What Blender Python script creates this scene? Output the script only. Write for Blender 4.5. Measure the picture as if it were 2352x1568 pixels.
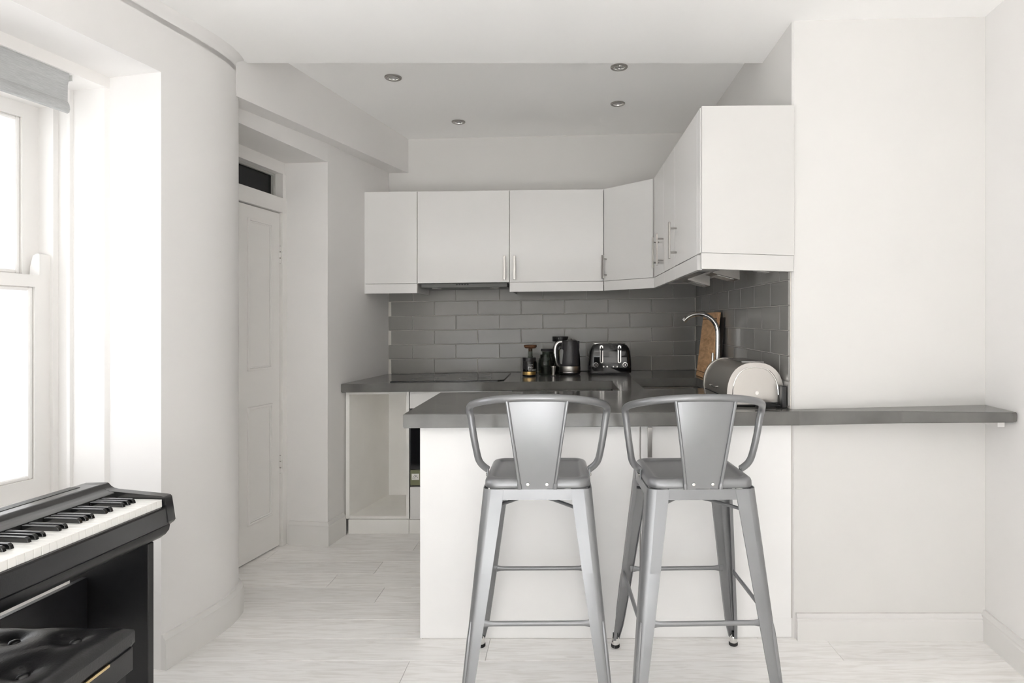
import bpy, bmesh, math, random
from mathutils import Vector, Matrix
random.seed(7)
for o in list(bpy.data.objects): bpy.data.objects.remove(o)
SC = bpy.context.scene
COL = SC.collection

# ------------------------------------------------------------------ camera, sky, exposure
HC, F = 1.2, 1380.0
cam = bpy.data.cameras.new('camera'); camo = bpy.data.objects.new('camera', cam); COL.objects.link(camo)
camo.location = (0, 0, HC); camo.rotation_euler = (math.pi/2, 0, 0)
cam.sensor_width = 36; cam.lens = 36*F/2352
cam.shift_x = -(1290-1176)/2352; cam.shift_y = (750-784)/2352
cam.clip_start = .05; cam.clip_end = 100
SC.camera = camo
w = bpy.data.worlds.new('overcast_sky'); SC.world = w; w.use_nodes = True
bg = w.node_tree.nodes['Background']; bg.inputs[0].default_value = (.99, .982, 1.02, 1); bg.inputs[1].default_value = 3.5
SC.view_settings.view_transform = 'Standard'; SC.view_settings.look = 'None'
SC.view_settings.gamma = 1; SC.view_settings.use_curve_mapping = False
SC.view_settings.exposure = 0.03
SC.cycles.max_bounces = 24; SC.cycles.diffuse_bounces = 20; SC.cycles.glossy_bounces = 6
SC.cycles.transmission_bounces = 10; SC.cycles.transparent_max_bounces = 12
SC.cycles.sample_clamp_indirect = 8

fill_sun = bpy.data.lights.new('fill_sun', 'SUN'); fill_sun.energy = 72; fill_sun.angle = .03; fill_sun.color = (1, .986, 1.0)
so = bpy.data.objects.new('fill_sun', fill_sun); COL.objects.link(so)                    # added fill: shines through the rear opening, bounces off the floor to the ceiling
so.rotation_euler = Vector((-.05, .82, -.57)).to_track_quat('-Z', 'Y').to_euler(); so.location = (0, -6, 6)
# window wall frame: s runs along the wall towards the camera, t outwards through it
WO = Vector((-1.4004, 2.1006)); WS = Vector((-.215, -.9766)); WT = Vector((-.9766, .215))
def WL(s, t, z): p = WO + WS*s + WT*t; return Vector((p.x, p.y, z))
YB = -2.6                                             # wall behind the camera
def portal(name, c, sx, sy, normal):
    l = bpy.data.lights.new(name, 'AREA'); l.shape = 'RECTANGLE'; l.size = sx; l.size_y = sy
    l.cycles.is_portal = True
    o = bpy.data.objects.new(name, l); COL.objects.link(o); o.location = c
    o.rotation_euler = Vector(normal).to_track_quat('-Z', 'Y').to_euler()
portal('window_daylight', WL(.63, .56, 1.32), 1.2, 1.45, (.9766, -.215, 0))
portal('window_daylight', WL(2.8, .56, 1.15), 1.84, 1.8, (.9766, -.215, 0))
portal('rear_opening_daylight', (-.65, YB-.2, .58), 2.7, 1.15, (0, 1, 0))  # portal of the opening added behind the camera

# ------------------------------------------------------------------ materials
MATS = {}
def nt(name):
    m = bpy.data.materials.new(name); m.use_nodes = True
    return m, m.node_tree, m.node_tree.nodes['Principled BSDF']
def mat(name, col, rough=.5, metal=0, bump=0, bscale=60, noise=0, nscale=8, coat=0, spec=.5, stretch=(1,1,1), col2=None, detail=4):
    if name in MATS: return MATS[name]
    m, t, b = nt(name); N = t.nodes; L = t.links
    b.inputs['Base Color'].default_value = (*col, 1); b.inputs['Roughness'].default_value = rough
    b.inputs['Metallic'].default_value = metal; b.inputs['Specular IOR Level'].default_value = spec
    if coat: b.inputs['Coat Weight'].default_value = coat; b.inputs['Coat Roughness'].default_value = .05
    if noise or bump:
        tc = N.new('ShaderNodeTexCoord'); mp = N.new('ShaderNodeMapping'); mp.inputs['Scale'].default_value = stretch
        L.new(tc.outputs['Object'], mp.inputs[0])
    if noise:
        n = N.new('ShaderNodeTexNoise'); n.inputs['Scale'].default_value = nscale; n.inputs['Detail'].default_value = detail
        L.new(mp.outputs[0], n.inputs[0])
        mx = N.new('ShaderNodeMix'); mx.data_type = 'RGBA'
        c2 = col2 or tuple(max(0, c*(1-noise)) for c in col)
        mx.inputs[6].default_value = (*c2, 1); mx.inputs[7].default_value = (*col, 1)
        r = N.new('ShaderNodeMapRange'); r.inputs[1].default_value = .3; r.inputs[2].default_value = .7
        L.new(n.outputs[0], r.inputs[0]); L.new(r.outputs[0], mx.inputs[0]); L.new(mx.outputs[2], b.inputs['Base Color'])
    if bump:
        n2 = N.new('ShaderNodeTexNoise'); n2.inputs['Scale'].default_value = bscale; n2.inputs['Detail'].default_value = 3
        L.new(mp.outputs[0], n2.inputs[0])
        bp = N.new('ShaderNodeBump'); bp.inputs['Strength'].default_value = bump; bp.inputs['Distance'].default_value = .01
        L.new(n2.outputs[0], bp.inputs['Height']); L.new(bp.outputs[0], b.inputs['Normal'])
    MATS[name] = m; return m
WALL = mat('white_wall_paint', (.78,.769,.760), .75, noise=.02, nscale=3)
KITW = mat('darkened_wall_paint', (.68,.67,.655), .75, noise=.02, nscale=3)  # white wall paint darkened to stand in for weaker light on these walls
CEIL = mat('white_ceiling_paint', (.92,.917,.911), .85)
GLOSSW = mat('white_gloss_paint', (.79,.778,.762), .45, spec=.3, bump=.03, bscale=18)
SKIRT = mat('white_skirting_paint', (.71,.70,.686), .5, spec=.2)
CABW = mat('white_gloss_laminate', (.76,.752,.742), .07, spec=.55)
CABM = mat('white_matt_board', (.86,.857,.853), .4, noise=.03, nscale=5)
CARC = mat('white_melamine', (.83,.82,.795), .5, noise=.05, nscale=6)
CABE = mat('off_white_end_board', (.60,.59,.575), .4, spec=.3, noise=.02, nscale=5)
GREYE = mat('cabinet_shadow_gap', (.06,.055,.05), .7)
FLOORM = None
WORK = mat('grey_quartz_worktop', (.155,.152,.145), .14, noise=.3, nscale=9, bump=.012, bscale=60, spec=.22)
SILV = mat('silver_painted_metal', (.25,.253,.262), .34, metal=.6, noise=.06, nscale=10, bump=.01, bscale=120)
SILVD = mat('silver_painted_metal_inside', (.20,.203,.21), .42, metal=.5)
CHROME = mat('chrome', (.78,.77,.75), .08, metal=1)
STEEL = mat('brushed_steel', (.50,.48,.455), .30, metal=1, bump=.05, bscale=80, stretch=(1,12,12))
NICK = mat('brushed_nickel', (.42,.405,.385), .32, metal=1)
BLKG = mat('black_gloss', (.008,.008,.009), .06, coat=.5)
BLKP = mat('black_satin_plastic', (.016,.016,.017), .33)
BLKM = mat('black_matt', (.010,.010,.011), .55)
RUB = mat('black_rubber', (.012,.012,.012), .7)
PIANO = mat('piano_black_body', (.018,.018,.019), .2, spec=.9, bump=.015, bscale=300)
PWOOD = mat('black_ash_board', (.010,.010,.011), .38, bump=.05, bscale=60, stretch=(1,1,8))
KEYW = mat('white_key_plastic', (.86,.85,.82), .22)
KEYB = mat('black_key_plastic', (.012,.012,.013), .14, spec=.8)
LEATH = mat('black_leatherette', (.013,.013,.014), .32, spec=.7, bump=.08, bscale=220)
BRASS = mat('pale_brass', (.75,.58,.33), .3, metal=1)
TILE = mat('grey_ceramic_tile', (.25,.243,.23), .18, noise=.05, nscale=3, bump=.02, bscale=7)
GROUT = mat('pale_grout', (.60,.58,.54), .85)
HOBG = mat('black_hob_glass', (.012,.012,.012), .04)
KETT = mat('dark_grey_kettle_enamel', (.035,.034,.038), .32)
GOLD = mat('gold_label', (.65,.43,.16), .28, metal=.9)
LABW = mat('white_print', (.75,.74,.70), .5)
CORK = mat('cork_brown', (.16,.07,.028), .6, noise=.4, nscale=40)
OLIVE = mat('olive_green_strip', (.16,.165,.085), .5)
BLINDM = mat('grey_blind_fabric', (.46,.47,.47), .85, noise=.22, nscale=40, stretch=(1,1,14), bump=.1, bscale=90)
VOID = mat('unlit_room_black', (.03,.03,.03), .8)
def wood():
    m, t, b = nt('chopping_board_wood'); N = t.nodes; L = t.links
    tc = N.new('ShaderNodeTexCoord'); mp = N.new('ShaderNodeMapping'); mp.inputs['Scale'].default_value = (20, 3, 14)
    n = N.new('ShaderNodeTexNoise'); n.inputs['Scale'].default_value = 2.2; n.inputs['Detail'].default_value = 5; n.inputs['Distortion'].default_value = 1.2
    cr = N.new('ShaderNodeValToRGB'); cr.color_ramp.elements[0].position = .3; cr.color_ramp.elements[0].color = (.60,.32,.14,1)
    cr.color_ramp.elements[1].position = .65; cr.color_ramp.elements[1].color = (.92,.60,.33,1)
    L.new(tc.outputs['Object'], mp.inputs[0]); L.new(mp.outputs[0], n.inputs[0]); L.new(n.outputs[0], cr.inputs[0]); L.new(cr.outputs[0], b.inputs['Base Color'])
    b.inputs['Roughness'].default_value = .5; return m
WOOD = wood()
def floor_mat():
    m, t, b = nt('whitewashed_laminate_plank'); N = t.nodes; L = t.links
    tc = N.new('ShaderNodeTexCoord'); oi = N.new('ShaderNodeObjectInfo')
    ad = N.new('ShaderNodeVectorMath'); ad.operation = 'ADD'
    cmb = N.new('ShaderNodeCombineXYZ'); mu = N.new('ShaderNodeMath'); mu.operation = 'MULTIPLY'; mu.inputs[1].default_value = 40
    L.new(oi.outputs['Random'], mu.inputs[0]); L.new(mu.outputs[0], cmb.inputs[0]); L.new(mu.outputs[0], cmb.inputs[1])
    L.new(tc.outputs['Object'], ad.inputs[0]); L.new(cmb.outputs[0], ad.inputs[1])
    mp = N.new('ShaderNodeMapping'); mp.inputs['Scale'].default_value = (1.6, 16, 1)
    L.new(ad.outputs[0], mp.inputs[0])
    n = N.new('ShaderNodeTexNoise'); n.inputs['Scale'].default_value = 3; n.inputs['Detail'].default_value = 7; n.inputs['Distortion'].default_value = 1.6
    L.new(mp.outputs[0], n.inputs[0])
    cr = N.new('ShaderNodeValToRGB'); cr.color_ramp.elements[0].position = .33; cr.color_ramp.elements[0].color = (.76,.744,.722,1)
    cr.color_ramp.elements[1].position = .56; cr.color_ramp.elements[1].color = (.87,.86,.848,1)
    L.new(n.outputs[0], cr.inputs[0])
    hs = N.new('ShaderNodeHueSaturation'); mr = N.new('ShaderNodeMapRange'); mr.inputs[3].default_value = .94; mr.inputs[4].default_value = 1.05
    L.new(oi.outputs['Random'], mr.inputs[0]); L.new(mr.outputs[0], hs.inputs['Value']); L.new(cr.outputs[0], hs.inputs['Color']); L.new(hs.outputs[0], b.inputs['Base Color'])
    b.inputs['Roughness'].default_value = .42
    bp = N.new('ShaderNodeBump'); bp.inputs['Strength'].default_value = .08; bp.inputs['Distance'].default_value = .005
    L.new(n.outputs[0], bp.inputs['Height']); L.new(bp.outputs[0], b.inputs['Normal'])
    return m
FLOORM = floor_mat()
def glass(name, tint=(1,1,1), gl=.08, op=0.0):
    m = bpy.data.materials.new(name); m.use_nodes = True; t = m.node_tree; N = t.nodes; L = t.links
    N.clear(); out = N.new('ShaderNodeOutputMaterial'); tr = N.new('ShaderNodeBsdfTransparent'); tr.inputs[0].default_value = (*tint, 1)
    g = N.new('ShaderNodeBsdfGlossy'); g.inputs['Roughness'].default_value = .02
    lw = N.new('ShaderNodeLayerWeight'); lw.inputs[0].default_value = .5
    pw = N.new('ShaderNodeMath'); pw.operation = 'POWER'; pw.inputs[1].default_value = 5; L.new(lw.outputs['Facing'], pw.inputs[0])
    fr = N.new('ShaderNodeMath'); fr.operation = 'MULTIPLY_ADD'; fr.inputs[1].default_value = .9; fr.inputs[2].default_value = .03; L.new(pw.outputs[0], fr.inputs[0])
    mx = N.new('ShaderNodeMixShader'); L.new(fr.outputs[0], mx.inputs[0]); L.new(tr.outputs[0], mx.inputs[1]); L.new(g.outputs[0], mx.inputs[2])
    L.new(mx.outputs[0], out.inputs[0]); return m
GLASS = glass('window_glass', (.97,.98,.97)); JARG = glass('jar_glass', (.70,.73,.70)); DGLASS = glass('dark_transom_glass', (.25,.26,.27))

# ------------------------------------------------------------------ mesh helpers
def box(bm, x0, x1, y0, y1, z0, z1, bev=0, seg=2):
    r = bmesh.ops.create_cube(bm, size=1)
    for v in r['verts']:
        v.co = Vector((x0+(v.co.x+.5)*(x1-x0), y0+(v.co.y+.5)*(y1-y0), z0+(v.co.z+.5)*(z1-z0)))
    if bev:
        es = list({e for v in r['verts'] for e in v.link_edges})
        bmesh.ops.bevel(bm, geom=es, offset=bev, segments=seg, profile=.5, affect='EDGES')
def B(*a, **k): bm = bmesh.new(); box(bm, *a, **k); return bm
def prism(bm, pts, z0, z1):                            # plan polygon extruded upward
    lo = [bm.verts.new((p[0], p[1], z0)) for p in pts]; hi = [bm.verts.new((p[0], p[1], z1)) for p in pts]
    n = len(pts); bm.faces.new(lo[::-1]); bm.faces.new(hi)
    for i in range(n): bm.faces.new((lo[i], lo[(i+1)%n], hi[(i+1)%n], hi[i]))
def extr(bm, pts, vec):                                # any planar 3d polygon pushed along vec
    v = Vector(vec); a = [bm.verts.new(p) for p in pts]; b = [bm.verts.new(Vector(p)+v) for p in pts]
    n = len(pts); bm.faces.new(a[::-1]); bm.faces.new(b)
    for i in range(n): bm.faces.new((a[i], a[(i+1)%n], b[(i+1)%n], b[i]))
def loft(bm, rings, closed=True, cap=True):
    R = [[bm.verts.new(p) for p in r] for r in rings]; n = len(R[0])
    for a, b in zip(R, R[1:]):
        for i in range(n if closed else n-1): bm.faces.new((a[i], a[(i+1)%n], b[(i+1)%n], b[i]))
    if cap and closed: bm.faces.new(R[0][::-1]); bm.faces.new(R[-1])
    return R
def lathe(bm, prof, c=(0,0,0), n=28, cap=True):
    c = Vector(c)
    loft(bm, [[c+Vector((r*math.cos(2*math.pi*i/n), r*math.sin(2*math.pi*i/n), z)) for i in range(n)] for r, z in prof], cap=cap)
def smooth_path(pts, n=6):
    P = [Vector(p) for p in pts]; out = []
    for i in range(len(P)-1):
        p0 = P[max(0,i-1)]; p1 = P[i]; p2 = P[i+1]; p3 = P[min(len(P)-1,i+2)]
        for k in range(n):
            t = k/n
            out.append(.5*((2*p1)+(p2-p0)*t+(2*p0-5*p1+4*p2-p3)*t*t+(3*p1-p0-3*p2+p3)*t**3))
    out.append(P[-1]); return out
def tube(bm, pts, r, n=10, rz=None):
    P = [Vector(p) for p in pts]; up = Vector((0,0,1)); rings = []; last = None
    for i, p in enumerate(P):
        d = (P[min(i+1,len(P)-1)]-P[max(i-1,0)]).normalized()
        if last is None:
            a = d.cross(up); a = a if a.length > .05 else d.cross(Vector((1,0,0)))
        else: a = last - d*last.dot(d)
        a.normalize(); last = a; b = d.cross(a).normalized()
        rr = r(i/(len(P)-1)) if callable(r) else r
        r2 = rz(i/(len(P)-1)) if callable(rz) else (rz if rz else rr)
        rings.append([p + a*rr*math.cos(2*math.pi*k/n) + b*r2*math.sin(2*math.pi*k/n) for k in range(n)])
    loft(bm, rings)
def rrect(hx, hy, r, n=6, cx=0, cy=0):
    out = []
    for (sx, sy, a0) in ((1,1,0), (-1,1,90), (-1,-1,180), (1,-1,270)):
        for k in range(n+1):
            a = math.radians(a0+90*k/n); out.append((cx+sx*(hx-r)+r*math.cos(a), cy+sy*(hy-r)+r*math.sin(a)))
    return out
def cells(bm, xs, ys, mask, z0, z1, bev=0):           # a slab made of plan cells; mask[j][i] filled
    V = {}
    def v(i, j, z):
        if (i,j,z) not in V: V[i,j,z] = bm.verts.new((xs[i], ys[j], z))
        return V[i,j,z]
    nx, ny = len(xs)-1, len(ys)-1
    f = lambda i, j: 0 <= i < nx and 0 <= j < ny and mask[j][i]
    for j in range(ny):
        for i in range(nx):
            if not mask[j][i]: continue
            bm.faces.new((v(i,j,z1), v(i+1,j,z1), v(i+1,j+1,z1), v(i,j+1,z1)))
            bm.faces.new((v(i,j+1,z0), v(i+1,j+1,z0), v(i+1,j,z0), v(i,j,z0)))
            if not f(i-1,j): bm.faces.new((v(i,j,z0), v(i,j,z1), v(i,j+1,z1), v(i,j+1,z0)))
            if not f(i+1,j): bm.faces.new((v(i+1,j,z0), v(i+1,j+1,z0), v(i+1,j+1,z1), v(i+1,j,z1)))
            if not f(i,j-1): bm.faces.new((v(i,j,z0), v(i+1,j,z0), v(i+1,j,z1), v(i,j,z1)))
            if not f(i,j+1): bm.faces.new((v(i,j+1,z0), v(i,j+1,z1), v(i+1,j+1,z1), v(i+1,j+1,z0)))
    bmesh.ops.dissolve_limit(bm, angle_limit=.01, verts=bm.verts, edges=bm.edges)
    if bev:
        es = [e for e in bm.edges if len(e.link_faces) == 2 and e.calc_face_angle(0) > .5]
        bmesh.ops.bevel(bm, geom=es, offset=bev, segments=2, profile=.5, affect='EDGES')
# the old house is out of level: worktops, tiling and wall units run up a little to the right and to the back
def dz(x, y, z=1.0):
    t = max(0, min(1.1, (y-2.27)/1.85))
    return (((.0085+.005*t)*x + .02*t)) * max(0, min(1, (z-.1)/.6))
def finish(bm, name, m, parent=None, tilt=False, angle=35, loc=None):
    if tilt:
        for v in bm.verts:
            k_ = max(0, min(1, (3.48-v.co.y)/1.18)) if .5 < v.co.x < .883 and 1.38 < v.co.z < 1.49 else 0   # right-hand cupboards end a little higher at the front
            v.co.z += dz(v.co.x, v.co.y, v.co.z) + .014*k_
    if loc is not None:
        for v in bm.verts: v.co -= Vector(loc)
    bmesh.ops.recalc_face_normals(bm, faces=bm.faces)
    for f in bm.faces: f.smooth = True
    for e in bm.edges: e.smooth = not (len(e.link_faces) == 2 and e.calc_face_angle(0) > math.radians(angle))
    for f in bm.faces:                                  # broad faces next to small bevels stay flat
        nb = [(e.calc_face_angle(0), g.calc_area()) for e in f.edges if len(e.link_faces) == 2 for g in e.link_faces if g is not f]
        big = [a for a, ar in nb if a > .03]; ar0 = f.calc_area()
        if big and all(ar < .35*ar0 for a, ar in nb if a > .03): f.smooth = False
        if not any(.002 < a <= math.radians(angle) for a, ar in nb): f.smooth = False      # plane faces are flat shaded
    me = bpy.data.meshes.new(name); bm.to_mesh(me); bm.free()
    if m: me.materials.append(m)
    o = bpy.data.objects.new(name, me); COL.objects.link(o)
    if parent: o.parent = parent
    elif loc is not None: o.location = loc
    return o
def tag(o, label, cat, group=None):
    o['label'] = label; o['category'] = cat
    if group: o['group'] = group
    return o
def struct(name, bm, m, **k):
    o = finish(bm, name, m, **k); o['kind'] = 'structure'; return o
def thing(name, label, cat, loc=(0,0,0), rotz=0, group=None):
    o = bpy.data.objects.new(name, None); COL.objects.link(o); o.empty_display_size = .05
    o.location = loc; o.rotation_euler = (0,0,rotz); tag(o, label, cat, group); return o
def wpart(root, name, bm, m, tilt=True, parent=None, **k):   # a part given in room coordinates
    return finish(bm, name, m, parent or root, tilt=tilt, loc=root.location, **k)
def copy_thing(root, loc, rotz, label):
    r = root.copy(); COL.objects.link(r); r.location = loc; r.rotation_euler = (0,0,rotz); r['label'] = label
    for ch in list(root.children):
        c = ch.copy(); COL.objects.link(c); c.parent = r
        for g in list(ch.children): d = g.copy(); COL.objects.link(d); d.parent = c
    return r

# ------------------------------------------------------------------ floor (planks)
fl = struct('floor', B(-3.0, 2.2, YB-.1, 4.3, -.06, -.008), mat('floor_joint', (.33,.31,.28), .8))
PITCH, PL = .152, 1.29
plank_full = None
row = 0
y = 2.159 - PITCH*29
first = {2.159: -.54, 2.3115: -.265}
joints = {28: -.26, 29: -.235, 30: None}
def plank(x0, x1, y0):
    global plank_full
    full = abs(x1-x0-PL) < 1e-6
    if full and plank_full: me = plank_full
    else:
        bm = bmesh.new(); L_ = x1-x0
        box(bm, 0.0006, L_-.0006, .0006, PITCH-.0006, -.0085, 0)
        es = [e for e in bm.edges if all(v.co.z > -.001 for v in e.verts)]
        bmesh.ops.bevel(bm, geom=es, offset=.0012, segments=1, affect='EDGES')
        bmesh.ops.recalc_face_normals(bm, faces=bm.faces)
        me = bpy.data.meshes.new('plank'); bm.to_mesh(me); bm.free(); me.materials.append(FLOORM)
        if full: plank_full = me
    o = bpy.data.objects.new('plank', me); COL.objects.link(o); o.location = (x0, y0, 0); o.parent = fl
# measured butt joints in view: (row start y, x)
known = {}
for px, py in ((868,1305), (872,1366), (955,1255), (928,1545), (1119,1497)):
    Y = 1656/(py-750); known[math.floor((Y-2.159)/PITCH+1e-6)] = (px-1290)*Y/F
for k in range(-32, 14):
    y0 = 2.159+k*PITCH; j = known.get(k, random.uniform(-1.9, -.7))
    x = j
    while x > -2.9: x -= PL
    while x < 2.1:
        a, b = max(x, -2.9), min(x+PL, 2.1)
        if b-a > .03: plank(a, b, y0)
        x += PL

# ------------------------------------------------------------------ left window wall with rounded end
wl = bmesh.new()
P0 = WL(0,0,0); P9 = WL(0,.5,0)
curve = [(P0.x,P0.y), (-1.372,2.225), (-1.352,2.33), (-1.345,2.41), (-1.349,2.47), (-1.358,2.52), (-1.374,2.556), (-1.402,2.586), (-1.44,2.602), (-1.50,2.610), (-1.66,2.612)]
prism(wl, curve + [(-2.3,2.66), (P9.x-.3, P9.y+.06), (P9.x,P9.y)], 0, 2.62)
def wbox(bm, s0, s1, t0, t1, z0, z1):
    prism(bm, [WL(s0,t0,0)[:2], WL(s1,t0,0)[:2], WL(s1,t1,0)[:2], WL(s0,t1,0)[:2]], z0, z1)
wbox(wl, 0, 1.26, 0, .5, 2.09, 2.62)
wbox(wl, 1.26, 1.85, 0, .5, 0, 2.62)
wbox(wl, 1.85, 3.75, 0, .5, 2.09, 2.62)
wbox(wl, 1.85, 3.75, 0, .5, 0, .05)
wbox(wl, 3.75, 5.1, 0, .5, 0, 2.62)
struct('wall_left', wl, WALL, angle=50)
# skirting that follows the rounded end
def sweep_board(bm, path, prof, closed=False):        # prof: (out, z) pairs, path plan points; out = to the right of travel
    P = [Vector(p) for p in path]; rings = []
    for i, p in enumerate(P):
        d = (P[min(i+1,len(P)-1)]-P[max(i-1,0)]).normalized(); nrm = Vector((d.y, -d.x))
        if 0 < i < len(P)-1:
            d1 = (P[i]-P[i-1]).normalized(); n1 = Vector((d1.y,-d1.x)); k = 1/max(.3, nrm.dot(n1))
        else: k = 1
        rings.append([Vector((p.x+nrm.x*o*k, p.y+nrm.y*o*k, z)) for o, z in prof])
    loft(bm, rings)
SK = lambda h: [(0,0), (.020,0), (.020,h*.74), (.017,h*.80), (.018,h*.86), (.010,h*.93), (.008,h), (0,h)]
bm = bmesh.new(); sweep_board(bm, curve[:-1], SK(.122)); struct('baseboard_left', bm, SKIRT, angle=40)
bm = bmesh.new(); sweep_board(bm, [WL(1.85,0,0)[:2], WL(1.26,0,0)[:2]], SK(.122)); struct('baseboard_left', bm, SKIRT)
# small plaster cove under the ceiling
bm = bmesh.new()
ctop = 2.33
cove = [(0,ctop-.07)]+[(.05-.05*math.cos(a*math.pi/10), ctop-.05+.05*math.sin(a*math.pi/10)) for a in range(6)]+[(.05,ctop+.02),(-.01,ctop+.02),(-.01,ctop-.07)]
sweep_board(bm, [WL(4.6,0,0)[:2], WL(2,0,0)[:2], WL(.5,0,0)[:2]]+curve[:10], [(o*.8, z) for o, z in cove]); struct('trim_1', bm, WALL)

# sash window 1 (in view) and window 2 (unseen, added and enlarged to light the room)
def sash_window(n, S, Wd=1.26, bot=.6):
    root = bpy.data.objects.new('window_%d' % n, None); COL.objects.link(root); root['kind'] = 'structure'
    root.location = WL(S+Wd/2, .45, bot)
    def wp(name, boxes, m=GLOSSW, bev=0, parent=None):
        bm = bmesh.new()
        for (s0,s1,t0,t1,z0,z1) in boxes:
            b2 = bmesh.new(); box(b2, s0, s1, t0, t1, z0, z1, bev=bev, seg=1)
            for v in b2.verts: v.co = WL(S+v.co.x, v.co.y, v.co.z)
            me = bpy.data.meshes.new('tmp'); b2.to_mesh(me); b2.free(); bm.from_mesh(me); bpy.data.meshes.remove(me)
        return finish(bm, name, m, parent or root, loc=root.location)
    # splayed lining of the reveal, staff bead, head board, box frame
    for side in (0, 1):
        m_ = (lambda s: s) if side == 0 else (lambda s: Wd-s)
        bm = bmesh.new(); prism(bm, [WL(S+m_(a),b,0)[:2] for a,b in ((0,.22),(.012,.23),(.016,.37),(.016,.45),(0,.45))], 0, 2.05)
        finish(bm, 'reveal_lining', GLOSSW, root, loc=root.location)
        bm = bmesh.new(); prism(bm, [WL(S+m_(a),b,0)[:2] for a,b in ((.014,.362),(.026,.366),(.028,.378),(.020,.386),(.014,.386))], bot, 2.05)
        finish(bm, 'staff_bead', GLOSSW, root, loc=root.location)
        a, b = sorted((m_(.012), m_(.034)))
        wp('box_frame', [(a,b,.43,.55,bot-.05,2.05)])
    wp('head_board', [(0,Wd,.22,.5,2.05,2.09)])
    wp('head_frame', [(.012,Wd-.012,.43,.55,1.99,2.05)])
    wp('sill', [(.0,Wd,.40,.56,bot-.05,bot)], bev=.006)
    if n == 1:
        wp('back_panel', [(0,Wd,.36,.40,0,bot-.05)])
        for a in (.0, .30, .62, .94, 1.16): wp('panel_stile', [(a,a+.10,.35,.36,.0,bot-.05)], bev=.003)
    for nm, t0, z0, z1, st in (('lower_sash', .445, bot, 1.382, .052), ('upper_sash', .497, 1.345, 1.99, .056)):
        a, b = .032, Wd-.032
        br = .065 if nm == 'lower_sash' else .042
        tr = .042 if nm == 'lower_sash' else .05
        s = wp(nm, [(a,a+st,t0,t0+.045,z0,z1), (b-st,b,t0,t0+.045,z0,z1), (a+st,b-st,t0,t0+.045,z0,z0+br), (a+st,b-st,t0,t0+.045,z1-tr,z1)])
        # glazing moulding
        g = .014
        wp('glazing_bead', [(a+st,a+st+g,t0+.008,t0+.03,z0+br,z1-tr), (b-st-g,b-st,t0+.008,t0+.03,z0+br,z1-tr), (a+st+g,b-st-g,t0+.008,t0+.03,z0+br,z0+br+g), (a+st+g,b-st-g,t0+.008,t0+.03,z1-tr-g,z1-tr)], bev=.004, parent=s)
        wp('pane', [(a+st,b-st,t0+.022,t0+.026,z0+br,z1-tr)], GLASS, parent=s)
        for c in (a, b-st):                            # sash horns
            bm = bmesh.new(); up = nm == 'lower_sash'
            zz = [(0,0),(0,.075),(.010,.078),(.030,.070),(.043,.03),(.045,0)] if up else [(0,0),(0,-.085),(.02,-.085),(.032,-.05),(.045,-.03),(.045,0)]
            base = z1 if up else z0
            pts = [WL(S+c, t0+.0+q, base+h) for q, h in zz]
            extr(bm, pts, WL(S+c+st*.72,0,0)-WL(S+c,0,0)); finish(bm, 'sash_horn', GLOSSW, s, loc=root.location)
    bm = bmesh.new(); tube(bm, [WL(S+.028,.462,z) for z in (1.36,1.6,1.8,2.0)], .004, 6); finish(bm, 'sash_cord', mat('grey_cord',(.45,.43,.40),.8), root, loc=root.location)
    return root
sash_window(1, 0); sash_window(2, 1.85, 1.9, .1)

# roller blind in the head of window 1
rb = thing('roller_blind', 'grey woven roller blind rolled up at the top of the window', 'blind', WL(.6,.25,1.92))
S0, S1 = .135, 1.14
def blind_prof(prof, name, m, s0=S0, s1=S1):
    bm = bmesh.new(); pts = [WL(s0, t, z) for t, z in prof]; extr(bm, pts, WL(s1,0,0)-WL(s0,0,0))
    return finish(bm, name, m, rb, loc=rb.location)
circ = lambda ct, cz, r, n=14: [(ct+r*math.cos(2*math.pi*k/n), cz+r*math.sin(2*math.pi*k/n)) for k in range(n)]
blind_prof(circ(.256, 2.046, .027), 'fabric_roll', BLINDM)
blind_prof([(.230,2.05), (.2285,2.045), (.231,2.03), (.236,2.01), (.237,1.95), (.240,1.95), (.239,2.01), (.234,2.03), (.2315,2.045), (.232,2.05)], 'fabric_drop', BLINDM)
blind_prof([(.236,1.955), (.229,1.945), (.226,1.93), (.229,1.919), (.238,1.916), (.243,1.925), (.244,1.955)], 'bottom_bar', BLINDM)
bm = bmesh.new()
for (a,b,c,d,e,f) in ((S0-.016,S0-.013,.235,.275,2.03,2.088), (S0-.016,S0+.008,.235,.275,2.085,2.089)):
    b2 = B(a,b,c,d,e,f)
    for v in b2.verts: v.co = WL(v.co.x, v.co.y, v.co.z)
    me = bpy.data.meshes.new('t'); b2.to_mesh(me); b2.free(); bm.from_mesh(me)
finish(bm, 'bracket', mat('white_bracket',(.7,.7,.69),.35), rb, loc=rb.location)
bm = bmesh.new(); lathe(bm, [(.006,0),(.006,.005),(.003,.006)], n=10)
for v in bm.verts: v.co = WL(S0-.018-v.co.z*1.0+.002, .255+v.co.x, 2.06+v.co.y)
finish(bm, 'screw', NICK, rb, loc=rb.location)

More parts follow.
